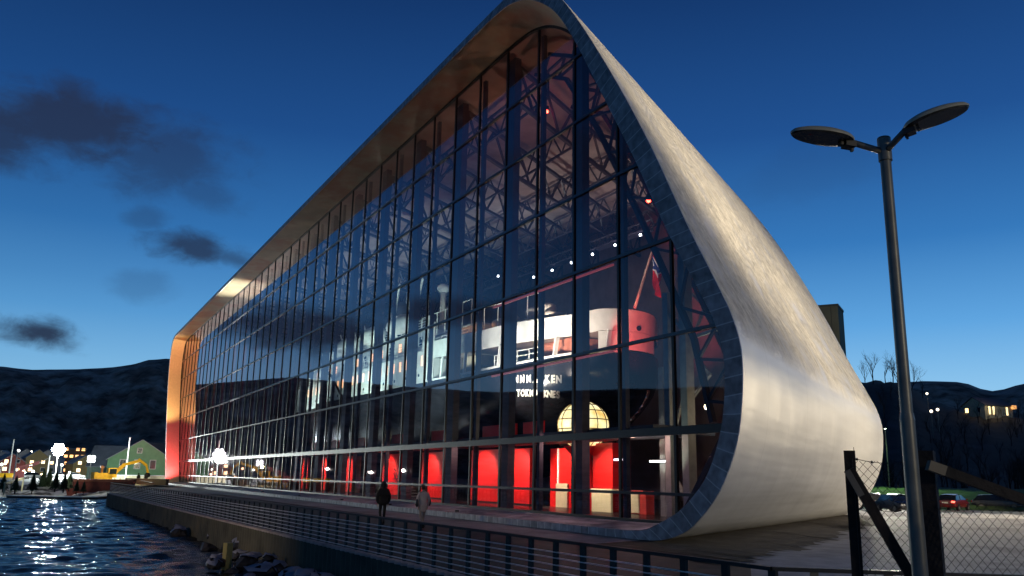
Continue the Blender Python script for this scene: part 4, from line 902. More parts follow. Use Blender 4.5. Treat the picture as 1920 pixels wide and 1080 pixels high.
def hh_(a, r):
    e = math.tan(R(interp(E2, a))); s = ss(104, 300, r)
    z = e*300*s + noise1(a*1.3+r*.05, 2)*1.0*s + noise1(a*7+r*.2, 3)*0.35*s + noise1(a*19+r, 5)*0.25*s
    if r > 300: z = e*300*(1-(r-300)/700)
    return z*ss(24, 40, a) - 0.6*(1-ss(100, 112, r)) - (0 if a > 30 else 1)
hillm = mat('dark wooded slope', (0.030, 0.020, 0.016), rough=0.9, var=0.5, vscale=0.2, col2=(0.05, 0.045, 0.06), mixlo=0.55, mixhi=0.75, patch=0.05)
terrain('hillside', [24 + i*0.3 for i in range(430)], [99, 104, 109, 116, 122, 130, 142, 158, 176, 196, 216, 238, 260, 280, 300, 330, 420, 600], hh_, hillm)
def on_hill(px, py, r0=110):      # first hit of a sight line with the slope
    r = ray(px, py); hl_ = math.hypot(r.x, r.y); a = math.degrees(math.atan2(r.y, -r.x)); d = r0
    while d < 320:
        z = EYE.z + r.z/hl_*d
        if hh_(a, d) >= z: break
        d += 1.5
    return Vector((r.x/hl_*d, r.y/hl_*d, hh_(a, d)))
# ------------------------------------------------------------------ lamps outside, and their light
def mast(loc, h, rz, label, group, arm=0.8, col=(1, .85, .6), es=6, name='street_lamp', cat='street lamp'):
    t = root(name, loc, label, cat, group); x, y, z = loc; b = MB(); b.tube((x, y, z), (x, y, z+h), 0.075, 0.05, n=10); dx, dy = math.cos(rz), math.sin(rz); b.tube((x, y, z+h), (x+dx*arm, y+dy*arm, z+h+0.12), 0.035, n=8); b.build('pole', steelm, t)
    MB().box((x+dx*(arm+.2), y+dy*(arm+.2), z+h+0.10), (0.6, 0.24, 0.10), rz=rz).build('lamp_head', steelm, t); MB().box((x+dx*(arm+.2), y+dy*(arm+.2), z+h+0.035), (0.46, 0.18, 0.03), rz=rz).build('lamp_glass', glow('lamp glass %s %g' % (name, es), col, es), t)
    return t
WARM = (1.0, 0.80, 0.52)
for gx, gy, ge, tg, an, lb in ((2.0, 50.0, 66000, (-28, 34, 19), 48, 'ground floodlight aimed at the rounded shell, nearer one'), (-6.0, 60.0, 28000, (-34, 42, 14), 42, 'ground floodlight aimed at the rounded shell, farther one'), (4.0, 40.0, 70000, (-35, 26, 24), 30, 'ground floodlight aimed at the top of the shell')):  # last one is added to brighten the shell top
    t = root('ground_floodlight', (gx, gy, 0), lb, 'floodlight', 'ground floodlights beside the shell'); MB().box((gx, gy, .3), (.12, .12, .6)).build('stand', blackm, t); MB().box((gx, gy, .75), (.25, .6, .4), rz=-.5).build('housing', blackm, t)
    lamp('SPOT', (gx-.3, gy-.1, 0.8), ge, WARM, target=tg, angle=an, size=0.25, blend=0.9)
mast((-18, 70, 0), 6.0, 3.6, 'yard lamp behind the museum lighting the snow bank', 'yard lamps right of the museum'); lamp('SPOT', (-18.6, 69.6, 5.9), 36000, (1.0, 0.82, 0.55), target=(-32, 58, 0), angle=115, size=0.2, blend=0.12)

mast((14, 9, 0), 6.5, 3.3, 'yard lamp on the near bank to the right', 'yard lamps right of the museum'); lamp('SPOT', (12.8, 8.8, 6.4), 2600, (1, .86, .6), target=(-6, 6, 1.5), angle=80, size=.25, blend=.8)
mast((-27, -15, -.2), 5.0, 1.2, 'street lamp on the opposite bank left of the camera', 'yard lamps right of the museum'); lamp('SPOT', (-26.6, -14, 4.9), 7500, (1, .80, .5), target=(-46, 6, -1), angle=80, size=.25, blend=.8)
# twin-headed lamp post by the fence
tl = root('street_lamp', (-4.5, 6.02, 0), 'unlit twin headed lamp post standing in front of the fence', 'street lamp')
b = MB(); b.tube((-4.5, 6.02, 0), (-4.5, 6.02, 2.6), 0.064, 0.056, n=20); b.tube((-4.5, 6.02, 2.6), (-4.5, 6.02, 4.88), 0.048, 0.044, n=20); b.tube((-4.5, 6.02, 2.58), (-4.5, 6.02, 2.64), 0.059, 0.051, n=20)
autosmooth(b.build('pole', steelm, tl))
b = MB(); b.tube((-4.5, 6.02, 4.78), (-4.5, 6.02, 4.98), 0.056, n=16); b.ell((-4.5, 6.02, 4.985), (0.056, 0.056, 0.02), 14, 6); autosmooth(b.build('pole_cap', steelm, tl))
for (pa, pb, hw) in ((at(1600, 266, 4.93), at(1483, 246, 4.99), 0.155), (at(1693, 243, 4.95), at(1818, 196, 5.06), 0.155)):
    d = (pb - pa); L_ = d.length; d.normalize(); side = d.cross(Vector((0, 0, 1))).normalized(); up = side.cross(d)
    if up.z < 0: up = -up
    rm = Matrix((d, side, up)).transposed(); c = (pa + pb)/2
    MB().tube((-4.5, 6.02, 4.86), pa - up*0.005 + d*0.03, 0.027, n=12).build('arm', steelm, tl, smooth=True)
    b = MB(); rows = []
    for (s, zz) in ((0.05, 0.055), (0.45, 0.052), (0.75, 0.040), (0.93, 0.022), (1.0, 0.002), (0.98, -0.012)):
        rows.append([c + rm @ Vector((L_/2*s*math.cos(2*PI*i/32), hw*s*math.sin(2*PI*i/32)*(1-0.12*math.cos(2*PI*i/32)), zz)) for i in range(32)])
    b.grid(rows, closed=True); b.add(rows[0], [tuple(range(32))]); hd = b.build('lamp_head', mat('weathered lamp shell', (0.34, 0.33, 0.27), rough=0.45, var=0.2, vscale=5), tl, smooth=True)
    b = MB(); ring = [c + rm @ Vector((L_/2*0.97*math.cos(2*PI*i/32), hw*0.96*math.sin(2*PI*i/32)*(1-0.12*math.cos(2*PI*i/32)), -0.012)) for i in range(32)]; b.add(ring, [tuple(range(32))])
    ring2 = [c + rm @ Vector((L_/2*0.86*math.cos(2*PI*i/32)+0.02, hw*0.82*math.sin(2*PI*i/32), -0.022)) for i in range(32)]; b.grid([ring, ring2], closed=True); b.add(ring2, [tuple(range(32))])
    b.build('lamp_glass', mat('unlit lamp glass', (0.04, 0.04, 0.035), rough=0.25, var=0.4, vscale=12), tl)
    b = MB(); b.box(pa + d*0.04 - up*0.035, (0.09, 0.10, 0.05), mtx=rm); b.box(pa + d*0.01 - up*0.06, (0.02, 0.03, 0.06), mtx=rm); b.box(pa + d*0.11 - up*0.03, (0.02, 0.06, 0.045), mtx=rm)
    b.build('clamp', blackm, tl)
# ------------------------------------------------------------------ chain link fence
fn = root('chain_link_fence', (-4.3, 5.4, 0), 'chain link fence with dark timber posts in the right foreground', 'fence')
postm = mat('dark timber post', (0.012, 0.008, 0.008), rough=0.8, var=0.4, vscale=5, bump=0.4, bscale=12)
palem = mat('pale sawn timber end', (0.20, 0.17, 0.13), rough=0.8)
PL, PR = Vector((-5.33, 6.31, 0)), far(1739, 900, 7.0); PR.z = 0; PE = far(2330, 900, 5.0); PE.z = 0
MB().box((PL.x, PL.y, 1.18), (0.095, 0.095, 2.38), rz=R(40)).build('fence_post', postm, fn)
MB().box((PR.x, PR.y, 1.15), (0.135, 0.135, 2.42), rz=R(28)).build('fence_post', postm, fn)
MB().box((PE.x, PE.y, 1.15), (0.105, 0.105, 2.32), rz=0.9).build('fence_post', postm, fn)
p1, p2 = far(1592, 880, 7.33), far(1722, 1105, 7.0); p3 = p2 + (p2-p1)*(p2.z/(p1.z-p2.z))
MB().bar(p1, p3, 0.08, 0.085).build('brace', postm, fn)
bb = MB(); bb.bar(p1 + (p3-p1)*0.005 + Vector((-0.005, -0.03, 0.0)), p1 + (p3-p1)*0.10 + Vector((-0.005, -0.03, 0.0)), 0.05, 0.05); bb.build('brace_end', mat('grey sawn end', (0.12,0.11,0.10)), fn)
q1, q2 = far(1740, 872, 6.86), far(2330, 1086, 6.5)
MB().bar(q1 + (q2-q1)*0.055, q2, 0.075, 0.08).build('brace', postm, fn); MB().bar(q1, q1 + (q2-q1)*0.055, 0.075, 0.08).build('brace_end', palem, fn)
def mesh_panel(P, Q, z0, z1, pitch=0.080, r=0.0022):
    bb = MB(); d = (Q-P); L_ = d.length; d.normalize(); nrm = Vector((-d.y, d.x, 0)); H = z1-z0
    def wire(s0, sgn):
        pts = []; n_ = int(H/pitch*2); 
        for k in range(n_+1):
            s = s0 + sgn*k*pitch/2; 
            if s < 0 or s > L_: 
                if len(pts) > 1: bb.path(pts, r, n=3)
                pts = []; continue
            pts.append(P + d*s + Vector((0, 0, z0 + k*pitch/2)) + nrm*(0.002*(1 if k % 2 else -1)*sgn))
        if len(pts) > 1: bb.path(pts, r, n=3)
    # straight runs keep the face count small
    n0 = int((L_+H)/pitch)+1
    for i in range(-int(H/pitch)-1, n0+1):
        for sgn in (1, -1):
            s0 = i*pitch; a, e = 0.0, H
            # clip to panel
            if sgn > 0: lo, hi = max(0, -s0), min(H, L_-s0)
            else: lo, hi = max(0, s0-L_), min(H, s0)
            if hi - lo < 0.02: continue
            m_ = max(1, int((hi-lo)/(pitch*3))); pts = [P + d*(s0+sgn*(lo+(hi-lo)*j/m_)) + Vector((0, 0, z0+lo+(hi-lo)*j/m_)) + nrm*0.003*sgn for j in range(m_+1)]
            bb.path(pts, r, n=3)
    return bb
wirem = mat('fence wire', (0.05, 0.048, 0.045), rough=0.5, metal=0.5)
mesh_panel(PL, PR, 0.05, 2.28).build('wire_mesh', wirem, fn); mesh_panel(PR, PE, 0.05, 1.95).build('wire_mesh', wirem, fn)
b = MB()
def sag(P, Q, z, s):
    pts = [P + (Q-P)*(i/10) + Vector((0, 0, z - s*math.sin(PI*i/10))) for i in range(11)]; b.path(pts, 0.0028, n=4); return pts
pts = sag(PL, PR, 2.31, 0.05)
for p in pts[1:-1:2]: b.ell(p, (0.012, 0.012, 0.012), 6, 4); b.tube(p+Vector((-.012,.01,-.014)), p+Vector((.012,-.01,.014)), 0.0018, n=3)
b.tube(PL+Vector((0.05, 0, 2.2)), PL+Vector((0.05, 0, 2.40)), 0.003, n=4); b.tube(PL+Vector((0.055, -0.03, 0.1)), PL+Vector((0.055, -0.03, 2.3)), 0.003, n=4)
b.build('top_wire', wirem, fn)
# ------------------------------------------------------------------ people
skinm = mat('skin', (0.45, 0.28, 0.2), rough=0.6)
def skinned(name, joints, edges, m, parent, rot, loc, sub=2):
    me = bpy.data.meshes.new(name); me.from_pydata([j[0] for j in joints], edges, []); me.materials.append(m)
    o = bpy.data.objects.new(name, me); C.objects.link(o); o.parent = parent
    sk = o.modifiers.new('skin', 'SKIN'); sk.use_smooth_shade = True
    for v, j in zip(me.skin_vertices[0].data, joints): v.radius = (j[1], j[2] if len(j) > 2 else j[1])
    for v in me.skin_vertices[0].data: v.use_root = False
    me.skin_vertices[0].data[0].use_root = True
    su = o.modifiers.new('sub', 'SUBSURF'); su.levels = sub; su.render_levels = sub
    return o
def person(loc, rz, label, coat, legs, h=1.75, coat_low=0.78, hat='beanie', hatm=None, stride=0.22, bulk=1.0, bag=None, sleeve=None):
    t = root('person', loc, label, 'person'); k = h/1.75
    V = lambda x, y, z: (x*k, y*k, z*k)       # faces +y
    J = [(V(0, 0, .95), .13*k, .11*k), (V(0, -.01, 1.15), .12*k, .095*k), (V(0, -.02, 1.38), .16*k*bulk, .11*k), (V(0, -.01, 1.50), .06*k, .06*k), (V(0, .02, 1.56), .055*k, .06*k), (V(0, .035, 1.64), .078*k, .095*k), (V(0, .03, 1.72), .06*k, .075*k),
         (V(.17, -.02, 1.42), .055*k), (V(.25, -.04, 1.16), .042*k), (V(.25, .04, .93), .03*k), (V(.245, .06, .86), .035*k, .02*k),
         (V(-.17, -.02, 1.42), .055*k), (V(-.25, .0, 1.15), .042*k), (V(-.25, -.06, .93), .03*k), (V(-.245, -.07, .86), .035*k, .02*k),
         (V(.09, 0, .88), .085*k), (V(.10, .10*stride*3, .50), .06*k), (V(.10, stride*.7, .10), .042*k), (V(.10, stride*.7+.14, .04), .035*k),
         (V(-.09, 0, .88), .085*k), (V(-.10, .02, .50), .06*k), (V(-.10, -stride, .14), .042*k), (V(-.10, -stride+.13, .05), .035*k)]
    Ed = [(0,1),(1,2),(2,3),(3,4),(4,5),(5,6),(2,7),(7,8),(8,9),(9,10),(2,11),(11,12),(12,13),(13,14),(0,15),(15,16),(16,17),(17,18),(0,19),(19,20),(20,21),(21,22)]
    o = skinned('body', J, Ed, legs, t, rz, loc)
    # hands: palm, four fingers and a thumb each
    for sx, (hx, hy, hz) in ((1, (.245, .06, .84)), (-1, (-.245, -.07, .84))):
        b = MB(); b.ell(V(hx, hy, hz), (.022*k, .042*k, .05*k), 10, 8)
        for q in range(4):
            fy = hy + (-.03+.02*q); b.tube(V(hx, fy, hz-.03), V(hx-.008*sx, fy+.004, hz-.07-(.012 if q in (1, 2) else 0)), .009*k, .008*k, n=6); b.tube(V(hx-.008*sx, fy+.004, hz-.07), V(hx-.022*sx, fy+.01, hz-.095-(.012 if q in (1, 2) else 0)), .008*k, .006*k, n=6)
        b.tube(V(hx, hy+.035, hz+.01), V(hx-.012*sx, hy+.06, hz-.03), .010*k, .008*k, n=6); oo = b.build('hand', skinm, None, smooth=True); oo.parent = t
    # coat: torso tube plus sleeves in one surface
    JC = [(V(0, 0, 1.05), .175*k*bulk, .135*k), (V(0, -.01, 1.22), .175*k*bulk, .135*k), (V(0, -.02, 1.37), .195*k*bulk, .13*k), (V(0, -.01, 1.485), .10*k, .09*k), (V(0, 0, .92), .185*k*bulk, .14*k), (V(0, 0, coat_low), .19*k*bulk, .15*k),
          (V(.18, -.02, 1.41), .078*k), (V(.27, -.04, 1.17), .068*k), (V(.27, .04, .93), .052*k), (V(-.18, -.02, 1.41), .078*k), (V(-.27, 0, 1.16), .068*k), (V(-.27, -.06, .93), .052*k)]
    skinned('coat', JC, [(0,1),(1,2),(2,3),(0,4),(4,5),(2,6),(6,7),(7,8),(2,9),(9,10),(10,11)], coat, t, rz, loc)
    b = MB()
    if hat == 'hood': b.ell(V(0, .0, 1.63), (.125*k, .135*k, .15*k), 16, 12)
    else: b.ell(V(0, .025, 1.69), (.098*k, .118*k, .10*k), 16, 10, zlo=-0.25); b.ell(V(0, .02, 1.62), (.093*k, .10*k, .08*k), 14, 8)
    oo = b.build('hat' if hat != 'hood' else 'hood', hatm or coat, None, smooth=True); oo.parent = t
    # face: nose, eyes, ears
    b = MB(); b.ell(V(0, .135, 1.625), (.012*k, .016*k, .02*k), 8, 6); b.ell(V(.08, .03, 1.63), (.012*k, .02*k, .03*k), 8, 6); b.ell(V(-.08, .03, 1.63), (.012*k, .02*k, .03*k), 8, 6); b.ell(V(0, .115, 1.57), (.025*k, .015*k, .008*k), 8, 6)
    oo = b.build('face', skinm, None, smooth=True); oo.parent = t
    for sx in (1, -1):
        y = stride*.7+.07 if sx > 0 else -stride+.07; b = MB(); b.ell(V(.10*sx, y, .055), (.055*k, .15*k, .055*k), 14, 8); b.tube(V(.10*sx, y-.07, .06), V(.10*sx, y-.07, .26), .062*k, .066*k, n=12); oo = b.build('boot', blackm, None, smooth=True); oo.parent = t
    if bag:
        b = MB(); b.ell(V(-.30, -.02, 1.02), (.05*k, .14*k, .17*k), 12, 8); oo = b.build('sleeve_panel', bag, None, smooth=True); oo.parent = t
        b = MB(); b.ell(V(.31, .0, 1.05), (.04*k, .11*k, .16*k), 12, 8); oo = b.build('sleeve_panel', bag, None, smooth=True); oo.parent = t
    t.rotation_euler = (0, 0, rz); return t
darkcoat = mat('black coat', (0.010, 0.009, 0.010), rough=0.8, var=0.2)
person((-36.1, 13.2, 0), R(88), 'person in a bulky black coat and hat walking away along the quay', darkcoat, mat('dark trousers', (0.012, 0.011, 0.012), rough=0.8), h=1.84, hat='hood', bulk=1.28, coat_low=.80)
person((-34.0, 14.2, 0), R(95), 'person in a long pale coat with dark side panels walking away', mat('pale coat', (0.62, 0.50, 0.46), rough=0.7, var=0.1), mat('pale trousers', (0.35, 0.28, 0.25), rough=0.8), h=1.74, hatm=mat('dark hair', (0.02, 0.012, 0.01)), stride=0.30, coat_low=.62, bag=blackm)
p = at(258, 909, 0); person((p.x, p.y, 0), R(120), 'distant person in black standing beyond the quay corner, left of the pair', darkcoat, darkcoat, h=1.85, bulk=1.2, stride=.1)
p = at(272, 909.5, 0); person((p.x, p.y, 0), R(60), 'distant person in black standing beyond the quay corner, right of the pair', darkcoat, darkcoat, h=1.75, bulk=1.1, stride=.1)
# ------------------------------------------------------------------ cars
def car(label, loc, rz, paint, lit=False, estate=False, group='cars parked behind the snow bank'):
    t = root('parked_car', (0, 0, 0), label, 'car', group)
    prof = [(-2.15, .45, .62, .80), (-2.1, .30, .86, .84), (-1.7, .26, .93, .87), (-.9, .25, .96, .88), (0, .24, .97, .89), (.9, .25, .95, .88), (1.5, .26, .86, .86), (1.95, .30, .74, .82), (2.15, .38, .60, .74)]
    b = MB(); rows = []
    for x, z0, z1, w in prof:
        rows.append([(x, -w, z0+.1), (x, -w-.02, (z0+z1)/2), (x, -w+.03, z1-.04), (x, -w+.12, z1), (x, 0, z1+.03), (x, w-.12, z1), (x, w-.03, z1-.04), (x, w+.02, (z0+z1)/2), (x, w, z0+.1), (x, w-.2, z0), (x, -w+.2, z0)])
    b.grid(rows, closed=True); b.add(rows[0], [tuple(range(11))]); b.add(rows[-1], [tuple(range(11))]); bd = b.build('body', paint, t); autosmooth(bd, 40)
    xr_ = -2.0 if estate else -1.65
    sec = [(xr_, .94, .94, .76), (xr_+.45, 1.36, .94, .66), (-.3, 1.44, .94, .64), (.35, 1.40, .94, .64), (1.15, .93, .93, .78)]
    b = MB(); b.grid([[(x, -w-.1, zb), (x, -w, z-.03), (x, 0, z+.02), (x, w, z-.03), (x, w+.1, zb)] for x, z, zb, w in sec]); autosmooth(b.build('cabin_glass', mat('car glass', (0.01, 0.012, 0.015), rough=0.08, spec=0.8), t), 60)
    b = MB(); b.grid([[(x, -.6, z+.005), (x, 0, z+.035), (x, .6, z+.005)] for x, z in ((xr_+.42, 1.36), (-.3, 1.44), (.4, 1.40))]); b.build('roof', paint, t)
    for x in (-1.35, 1.35):
        for s in (-1, 1):
            b = MB(); b.tube((x, s*.70, .32), (x, s*.90, .32), .32, n=20); w = b.build('wheel', blackm, t); ORG[w] = Vector((0, 0, 0)); b = MB(); b.tube((x, s*.88, .32), (x, s*.915, .32), .20, n=14); b.build('rim', steelm, w)
    for s in (-1, 1):
        MB().box((2.1, s*.6, .64), (.12, .32, .13)).build('headlight', mat('clear lamp', (.5, .5, .5), rough=.1), t)
        MB().box((-2.12, s*.66, .78), (.12, .28, .16)).build('tail_light', glow('lit tail lamp', (1, .05, .02), 5) if lit else mat('unlit tail lamp', (.25, .01, .01), rough=.2), t)
        MB().box((.75, s*.98, .98), (.12, .16, .12)).build('mirror', paint, t)
    MB().box((-2.18, 0, .70), (.02, .52, .12)).build('number_plate', mat('plate', (.7, .7, .6), emit=(1, .8, .5), es=.4 if lit else 0), t)
    t.location = loc; t.rotation_euler = (0, 0, rz); return t
dk = lambda n, c: mat(n, c, rough=0.25, spec=0.7, var=0.05)
def carat(px, py): q = at(px, py, 0.0); return (q.x, q.y, 0)
car('black parked car half hidden behind the round shell', carat(1642, 957), R(35), dk('black car paint', (.006, .006, .008)), estate=True)
car('dark parked car with a chromed front seen between shell and lamp post', carat(1683, 961), R(-25), dk('navy car paint', (.012, .014, .022)))
car('red car with its tail lights on right of the lamp post', carat(1788, 957), R(108), dk('red car paint', (.12, .01, .01)), lit=True)
car('large dark estate car right of the red car', carat(1872, 957), R(30), dk('charcoal car paint', (.01, .01, .012)), estate=True)
car('dark car at the right edge behind the timber brace', carat(1945, 958), R(20), dk('brown car paint', (.014, .01, .008)), estate=True)
# snow bank
sb = MB(); rows = []; rnd = random.Random(5)
P0, P1 = at(1560, 964, 0), at(2100, 976, 0); dd = (P1-P0); nn = 60; nv_ = Vector((-dd.y, dd.x, 0)).normalized()
for i in range(nn+1):
    c = P0 + dd*(i/nn); hh = 0.26+.08*noise1(i*.7, 2); rows.append([c + nv_*s*(0.9+.15*noise1(i*.9, 5)) + Vector((0, 0, z*hh)) for s, z in ((-1, -.02), (-.7, .5), (-.2, 1), (.25, .95), (.7, .4), (1, -.02))])
sb.grid(rows); o = sb.build('snow_bank', snowm, smooth=True); tag(o, 'low ridge of shovelled snow in front of the parked cars', 'snow bank')
# green-lit verge and lamps behind the car park
gp = at(1667, 838, 2.0)
hv = MB(); rows = []
for j, (r, z) in enumerate(((92, .02), (96, .9), (101, 1.5), (108, 1.9), (118, 2.0))):
    rows.append([(-r*math.cos(R(a)), r*math.sin(R(a)), z + .15*noise1(a*2+j, 3)) for a in [46+i*.8 for i in range(44)]])
hv.grid(rows); tag(hv.build('grass_verge', mat('grassy verge', (0.05, 0.09, 0.02), rough=.9, var=.4, vscale=1.2, bump=.6, bscale=6, col2=(.16, .17, .15), mixlo=.55, mixhi=.7, patch=.3), smooth=True), kind='structure')
def pos_r(px, r, py=900): q = ray(px, py); h_ = math.hypot(q.x, q.y); return q.x/h_*r, q.y/h_*r
x, y = pos_r(1667, 106); mast((x, y, 1.7), 6.6, -.9, 'lit street lamp with a greenish glow beside the shell', 'lamps on the hillside', col=(.75, 1, .7), es=16, arm=.5); lamp('SPOT', (x+.6, y-.8, 8.1), 28000, (1.0, .93, .80), target=(-18, 20, 0), angle=34, size=.4, blend=.4); lamp('SPOT', (x+.3, y-.4, 8.0), 2200, (.55, 1, .4), target=(x+5, y-6, 0), angle=130, size=.3)
for px_, py_, r_, lb in ((1738, 738, 235, 'white lamp high on the dark hillside'), (1746, 771, 190, 'warm lamp lower left of the hillside pair'), (1758, 768, 195, 'white lamp lower right of the hillside pair')):
    x, y = pos_r(px_, r_, py_); q = ray(px_, py_); z = 2.07 + q.z/math.hypot(q.x, q.y)*r_
    a_ = math.degrees(math.atan2(y, -x)); z0 = hh_(a_, r_)
    t = root('hillside_lamp', (x, y, z0), lb, 'lamp', 'lamps on the hillside'); bb = MB(); bb.tube((x, y, min(z0, z-2)), (x, y, z), .07, n=6); bb.build('pole', steelm, t); bb = MB(); bb.ell((x, y, z), (.30, .30, .30), 10, 8); bb.build('globe', glow('hill globe', (1, .85, .65), 3), t)
# ------------------------------------------------------------------ bare trees
barkm = mat('bare bark', (0.022, 0.015, 0.013), rough=.9)
def tree_mesh(seed, H=7.0, spread=.5, levels=4):
    rnd = random.Random(seed); tr = MB(); cr_ = MB()
    def grow(p, d, ln, r, lv):
        mid = p + d*ln*.5 + Vector((rnd.uniform(-1, 1), rnd.uniform(-1, 1), 0))*ln*.05; q = p + d*ln; m_ = tr if lv == 0 else cr_
        m_.tube(p, mid, r, r*.8, n=5, caps=False); m_.tube(mid, q, r*.8, r*.55, n=5, caps=False)
        if lv >= levels: return
        for k in range(rnd.randint(3, 4)):
            t = rnd.uniform(.35, 1.0); a = rnd.uniform(0, 2*PI); nd = (d + Vector((math.cos(a), math.sin(a), rnd.uniform(0, .5)))*rnd.uniform(spread*.7, spread*1.3)).normalized()
            grow(p + d*ln*t, nd, ln*rnd.uniform(.55, .78), r*.5*(1.1-t*.3), lv+1)
    grow(Vector((0, 0, -.3)), Vector((0, 0, 1)), H*.42, H*.016, 0)
    return tr, cr_
protos = []
for s in range(4):
    t = root('bare_tree', (0, 0, 0), 'bare tree', 'tree', 'bare trees on the slope'); a_, c_ = tree_mesh(s+11, levels=4); a_.build('trunk', barkm, t); c_.build('crown', barkm, t); protos.append(t)
spots = []
for px_, r_, sc_, lb in ((1637, 262, 1.15, 'bare tree on the skyline nearest the museum shell, tallest of the row'), (1622, 268, .8, 'small bare tree on the skyline just above the shell edge'), (1660, 265, .95, 'bare tree on the skyline second right of the tallest'), (1674, 262, 1.05, 'bushy bare tree on the skyline just left of the lamp post'), (1683, 268, 1.1, 'bare tree on the skyline touching the lamp post'), (1707, 262, .9, 'leaning bare tree on the skyline right of the lamp post'), (1728, 265, .75, 'last small bare tree on the skyline to the right')):
    spots.append((px_, r_, sc_, lb))
for i, (px_, r_, sc_, lb) in enumerate(spots):
    x, y = pos_r(px_, r_, 715); a_ = math.degrees(math.atan2(y, -x)); z = hh_(a_, r_)
    o = copy_tree(protos[i % 4]); o['label'] = lb; o.location = (x, y, z-.5); o.scale = (sc_*1.5,)*3; o.rotation_euler = (0, 0.0 if 'leaning' not in lb else .35, i*1.3)
tcount = {}; rnd = random.Random(21); rngs = [(1600, 1920)]
for i in range(110):
    px_ = rnd.uniform(1590, 2010); r_ = rnd.choice([rnd.uniform(108, 135), rnd.uniform(130, 240)]); x, y = pos_r(px_, r_, 800); a_ = math.degrees(math.atan2(y, -x)); z = hh_(a_, r_)
    o = copy_tree(protos[rnd.randrange(4)]); o.location = (x, y, z); s_ = rnd.uniform(.6, 1.15); o.scale = (s_, s_, s_*rnd.uniform(.8, 1.1)); o.rotation_euler = (0, 0, rnd.uniform(0, 6)); o['group'] = 'bare trees massed on the dark slope'
    zone = ('above the shell edge' if px_ < 1660 else 'behind the lamp post' if px_ < 1745 else 'left of the pale house' if px_ < 1805 else 'below the pale house' if px_ < 1900 else 'at the right edge')
    zi = tcount.get((zone, r_ < 135, r_ < 180), 0); tcount[(zone, r_ < 135, r_ < 180)] = zi+1; sz_ = 'tall' if s_ > .95 else 'middling' if s_ > .75 else 'short'
    o['label'] = '%s bare tree %s on the dark slope %s' % (sz_, 'low' if r_ < 135 else 'halfway up' if r_ < 180 else 'high', zone)
for t in protos:
    for ch in [x for x in C.objects if x.parent == t]: bpy.data.objects.remove(ch)
    bpy.data.objects.remove(t)
# ------------------------------------------------------------------ houses
def house(label, loc, rz, w, d, h, roofh, wall, roof, wins=(), name='house', cat='house', group=None, lit=None, door=None):
    t = root(name, (0, 0, 0), label, cat, group); b = MB(); b.box((0, 0, h/2-.5), (w, d, h+1)); b.add([(-w/2, -d/2, h), (w/2, -d/2, h), (0, -d/2, h+roofh), (-w/2, d/2, h), (w/2, d/2, h), (0, d/2, h+roofh)], [(0, 1, 2), (3, 5, 4)]); b.build('wall', wall, t)
    e = .35; b = MB()
    for s in (-1, 1): b.add([(0, -d/2-e, h+roofh+.12), (0, d/2+e, h+roofh+.12), (s*(w/2+e), d/2+e, h-.12), (s*(w/2+e), -d/2-e, h-.12), (0, -d/2-e, h+roofh+.0), (0, d/2+e, h+roofh+.0), (s*(w/2+e), d/2+e, h-.26), (s*(w/2+e), -d/2-e, h-.26)], [(0, 1, 2, 3), (4, 7, 6, 5), (0, 3, 7, 4), (1, 5, 6, 2), (3, 2, 6, 7)])
    b.build('roof', roof, t)
    for (fx, z, ww, hh, l) in wins:      # on the gable facing -y
        f = MB().box((fx, -d/2-.02, z), (ww+.24, .08, hh+.24)).build('window', mat('window frame', (.45, .45, .42)) if not l else mat('window frame warm', (.5, .45, .35)), t); ORG[f] = Vector((0, 0, 0))
        MB().box((fx, -d/2-.07, z), (ww, .04, hh)).build('pane', lit if l else mat('dark window', (0.02,0.03,0.04), rough=0.1), f)
    t.location = loc; t.rotation_euler = (0, 0, rz); return t
litw = glow('lit house window', (1.0, .66, .28), 3.2)
def face_cam(x, y): return math.atan2(y, x) - PI/2 + PI if False else math.atan2(-y, -x) + PI/2     # local -y looks at the camera
# green gabled warehouse and its neighbour
greenm = mat('green boarded wall', (0.10, 0.22, 0.10), rough=.7, var=.15, vscale=1)
roofm = mat('frosted roof', (0.20, 0.22, 0.24), rough=.7, var=.2, vscale=.5)
x, y = pos_r(262, 205, 880); house('green gabled warehouse beside the gold and red end', (x, y, 0), face_cam(x, y), 12.6, 16, 4.6, 4.0, greenm, roofm, [(-3.4, 3.6, 1.0, 1.7, 0), (-.6, 3.6, 1.0, 1.7, 0), (2.4, 3.6, 1.0, 1.7, 0), (-.4, 6.4, .8, .9, 0)], name='warehouse', cat='warehouse', lit=litw)
x, y = pos_r(214, 222, 880); house('long grey roofed shed left of the green warehouse', (x, y, 0), face_cam(x, y)+R(78), 11, 9, 3.2, 4.6, mat('grey green wall', (0.10, 0.16, 0.12)), roofm, name='shed', cat='shed')
x, y = pos_r(306, 235, 880); house('dark roofed shed behind the green warehouse', (x, y, 0), face_cam(x, y)+R(80), 10, 14, 5.0, 4.2, mat('dark wall', (0.04, 0.04, 0.05)), mat('dark roof', (.03, .03, .045)), name='shed', cat='shed')
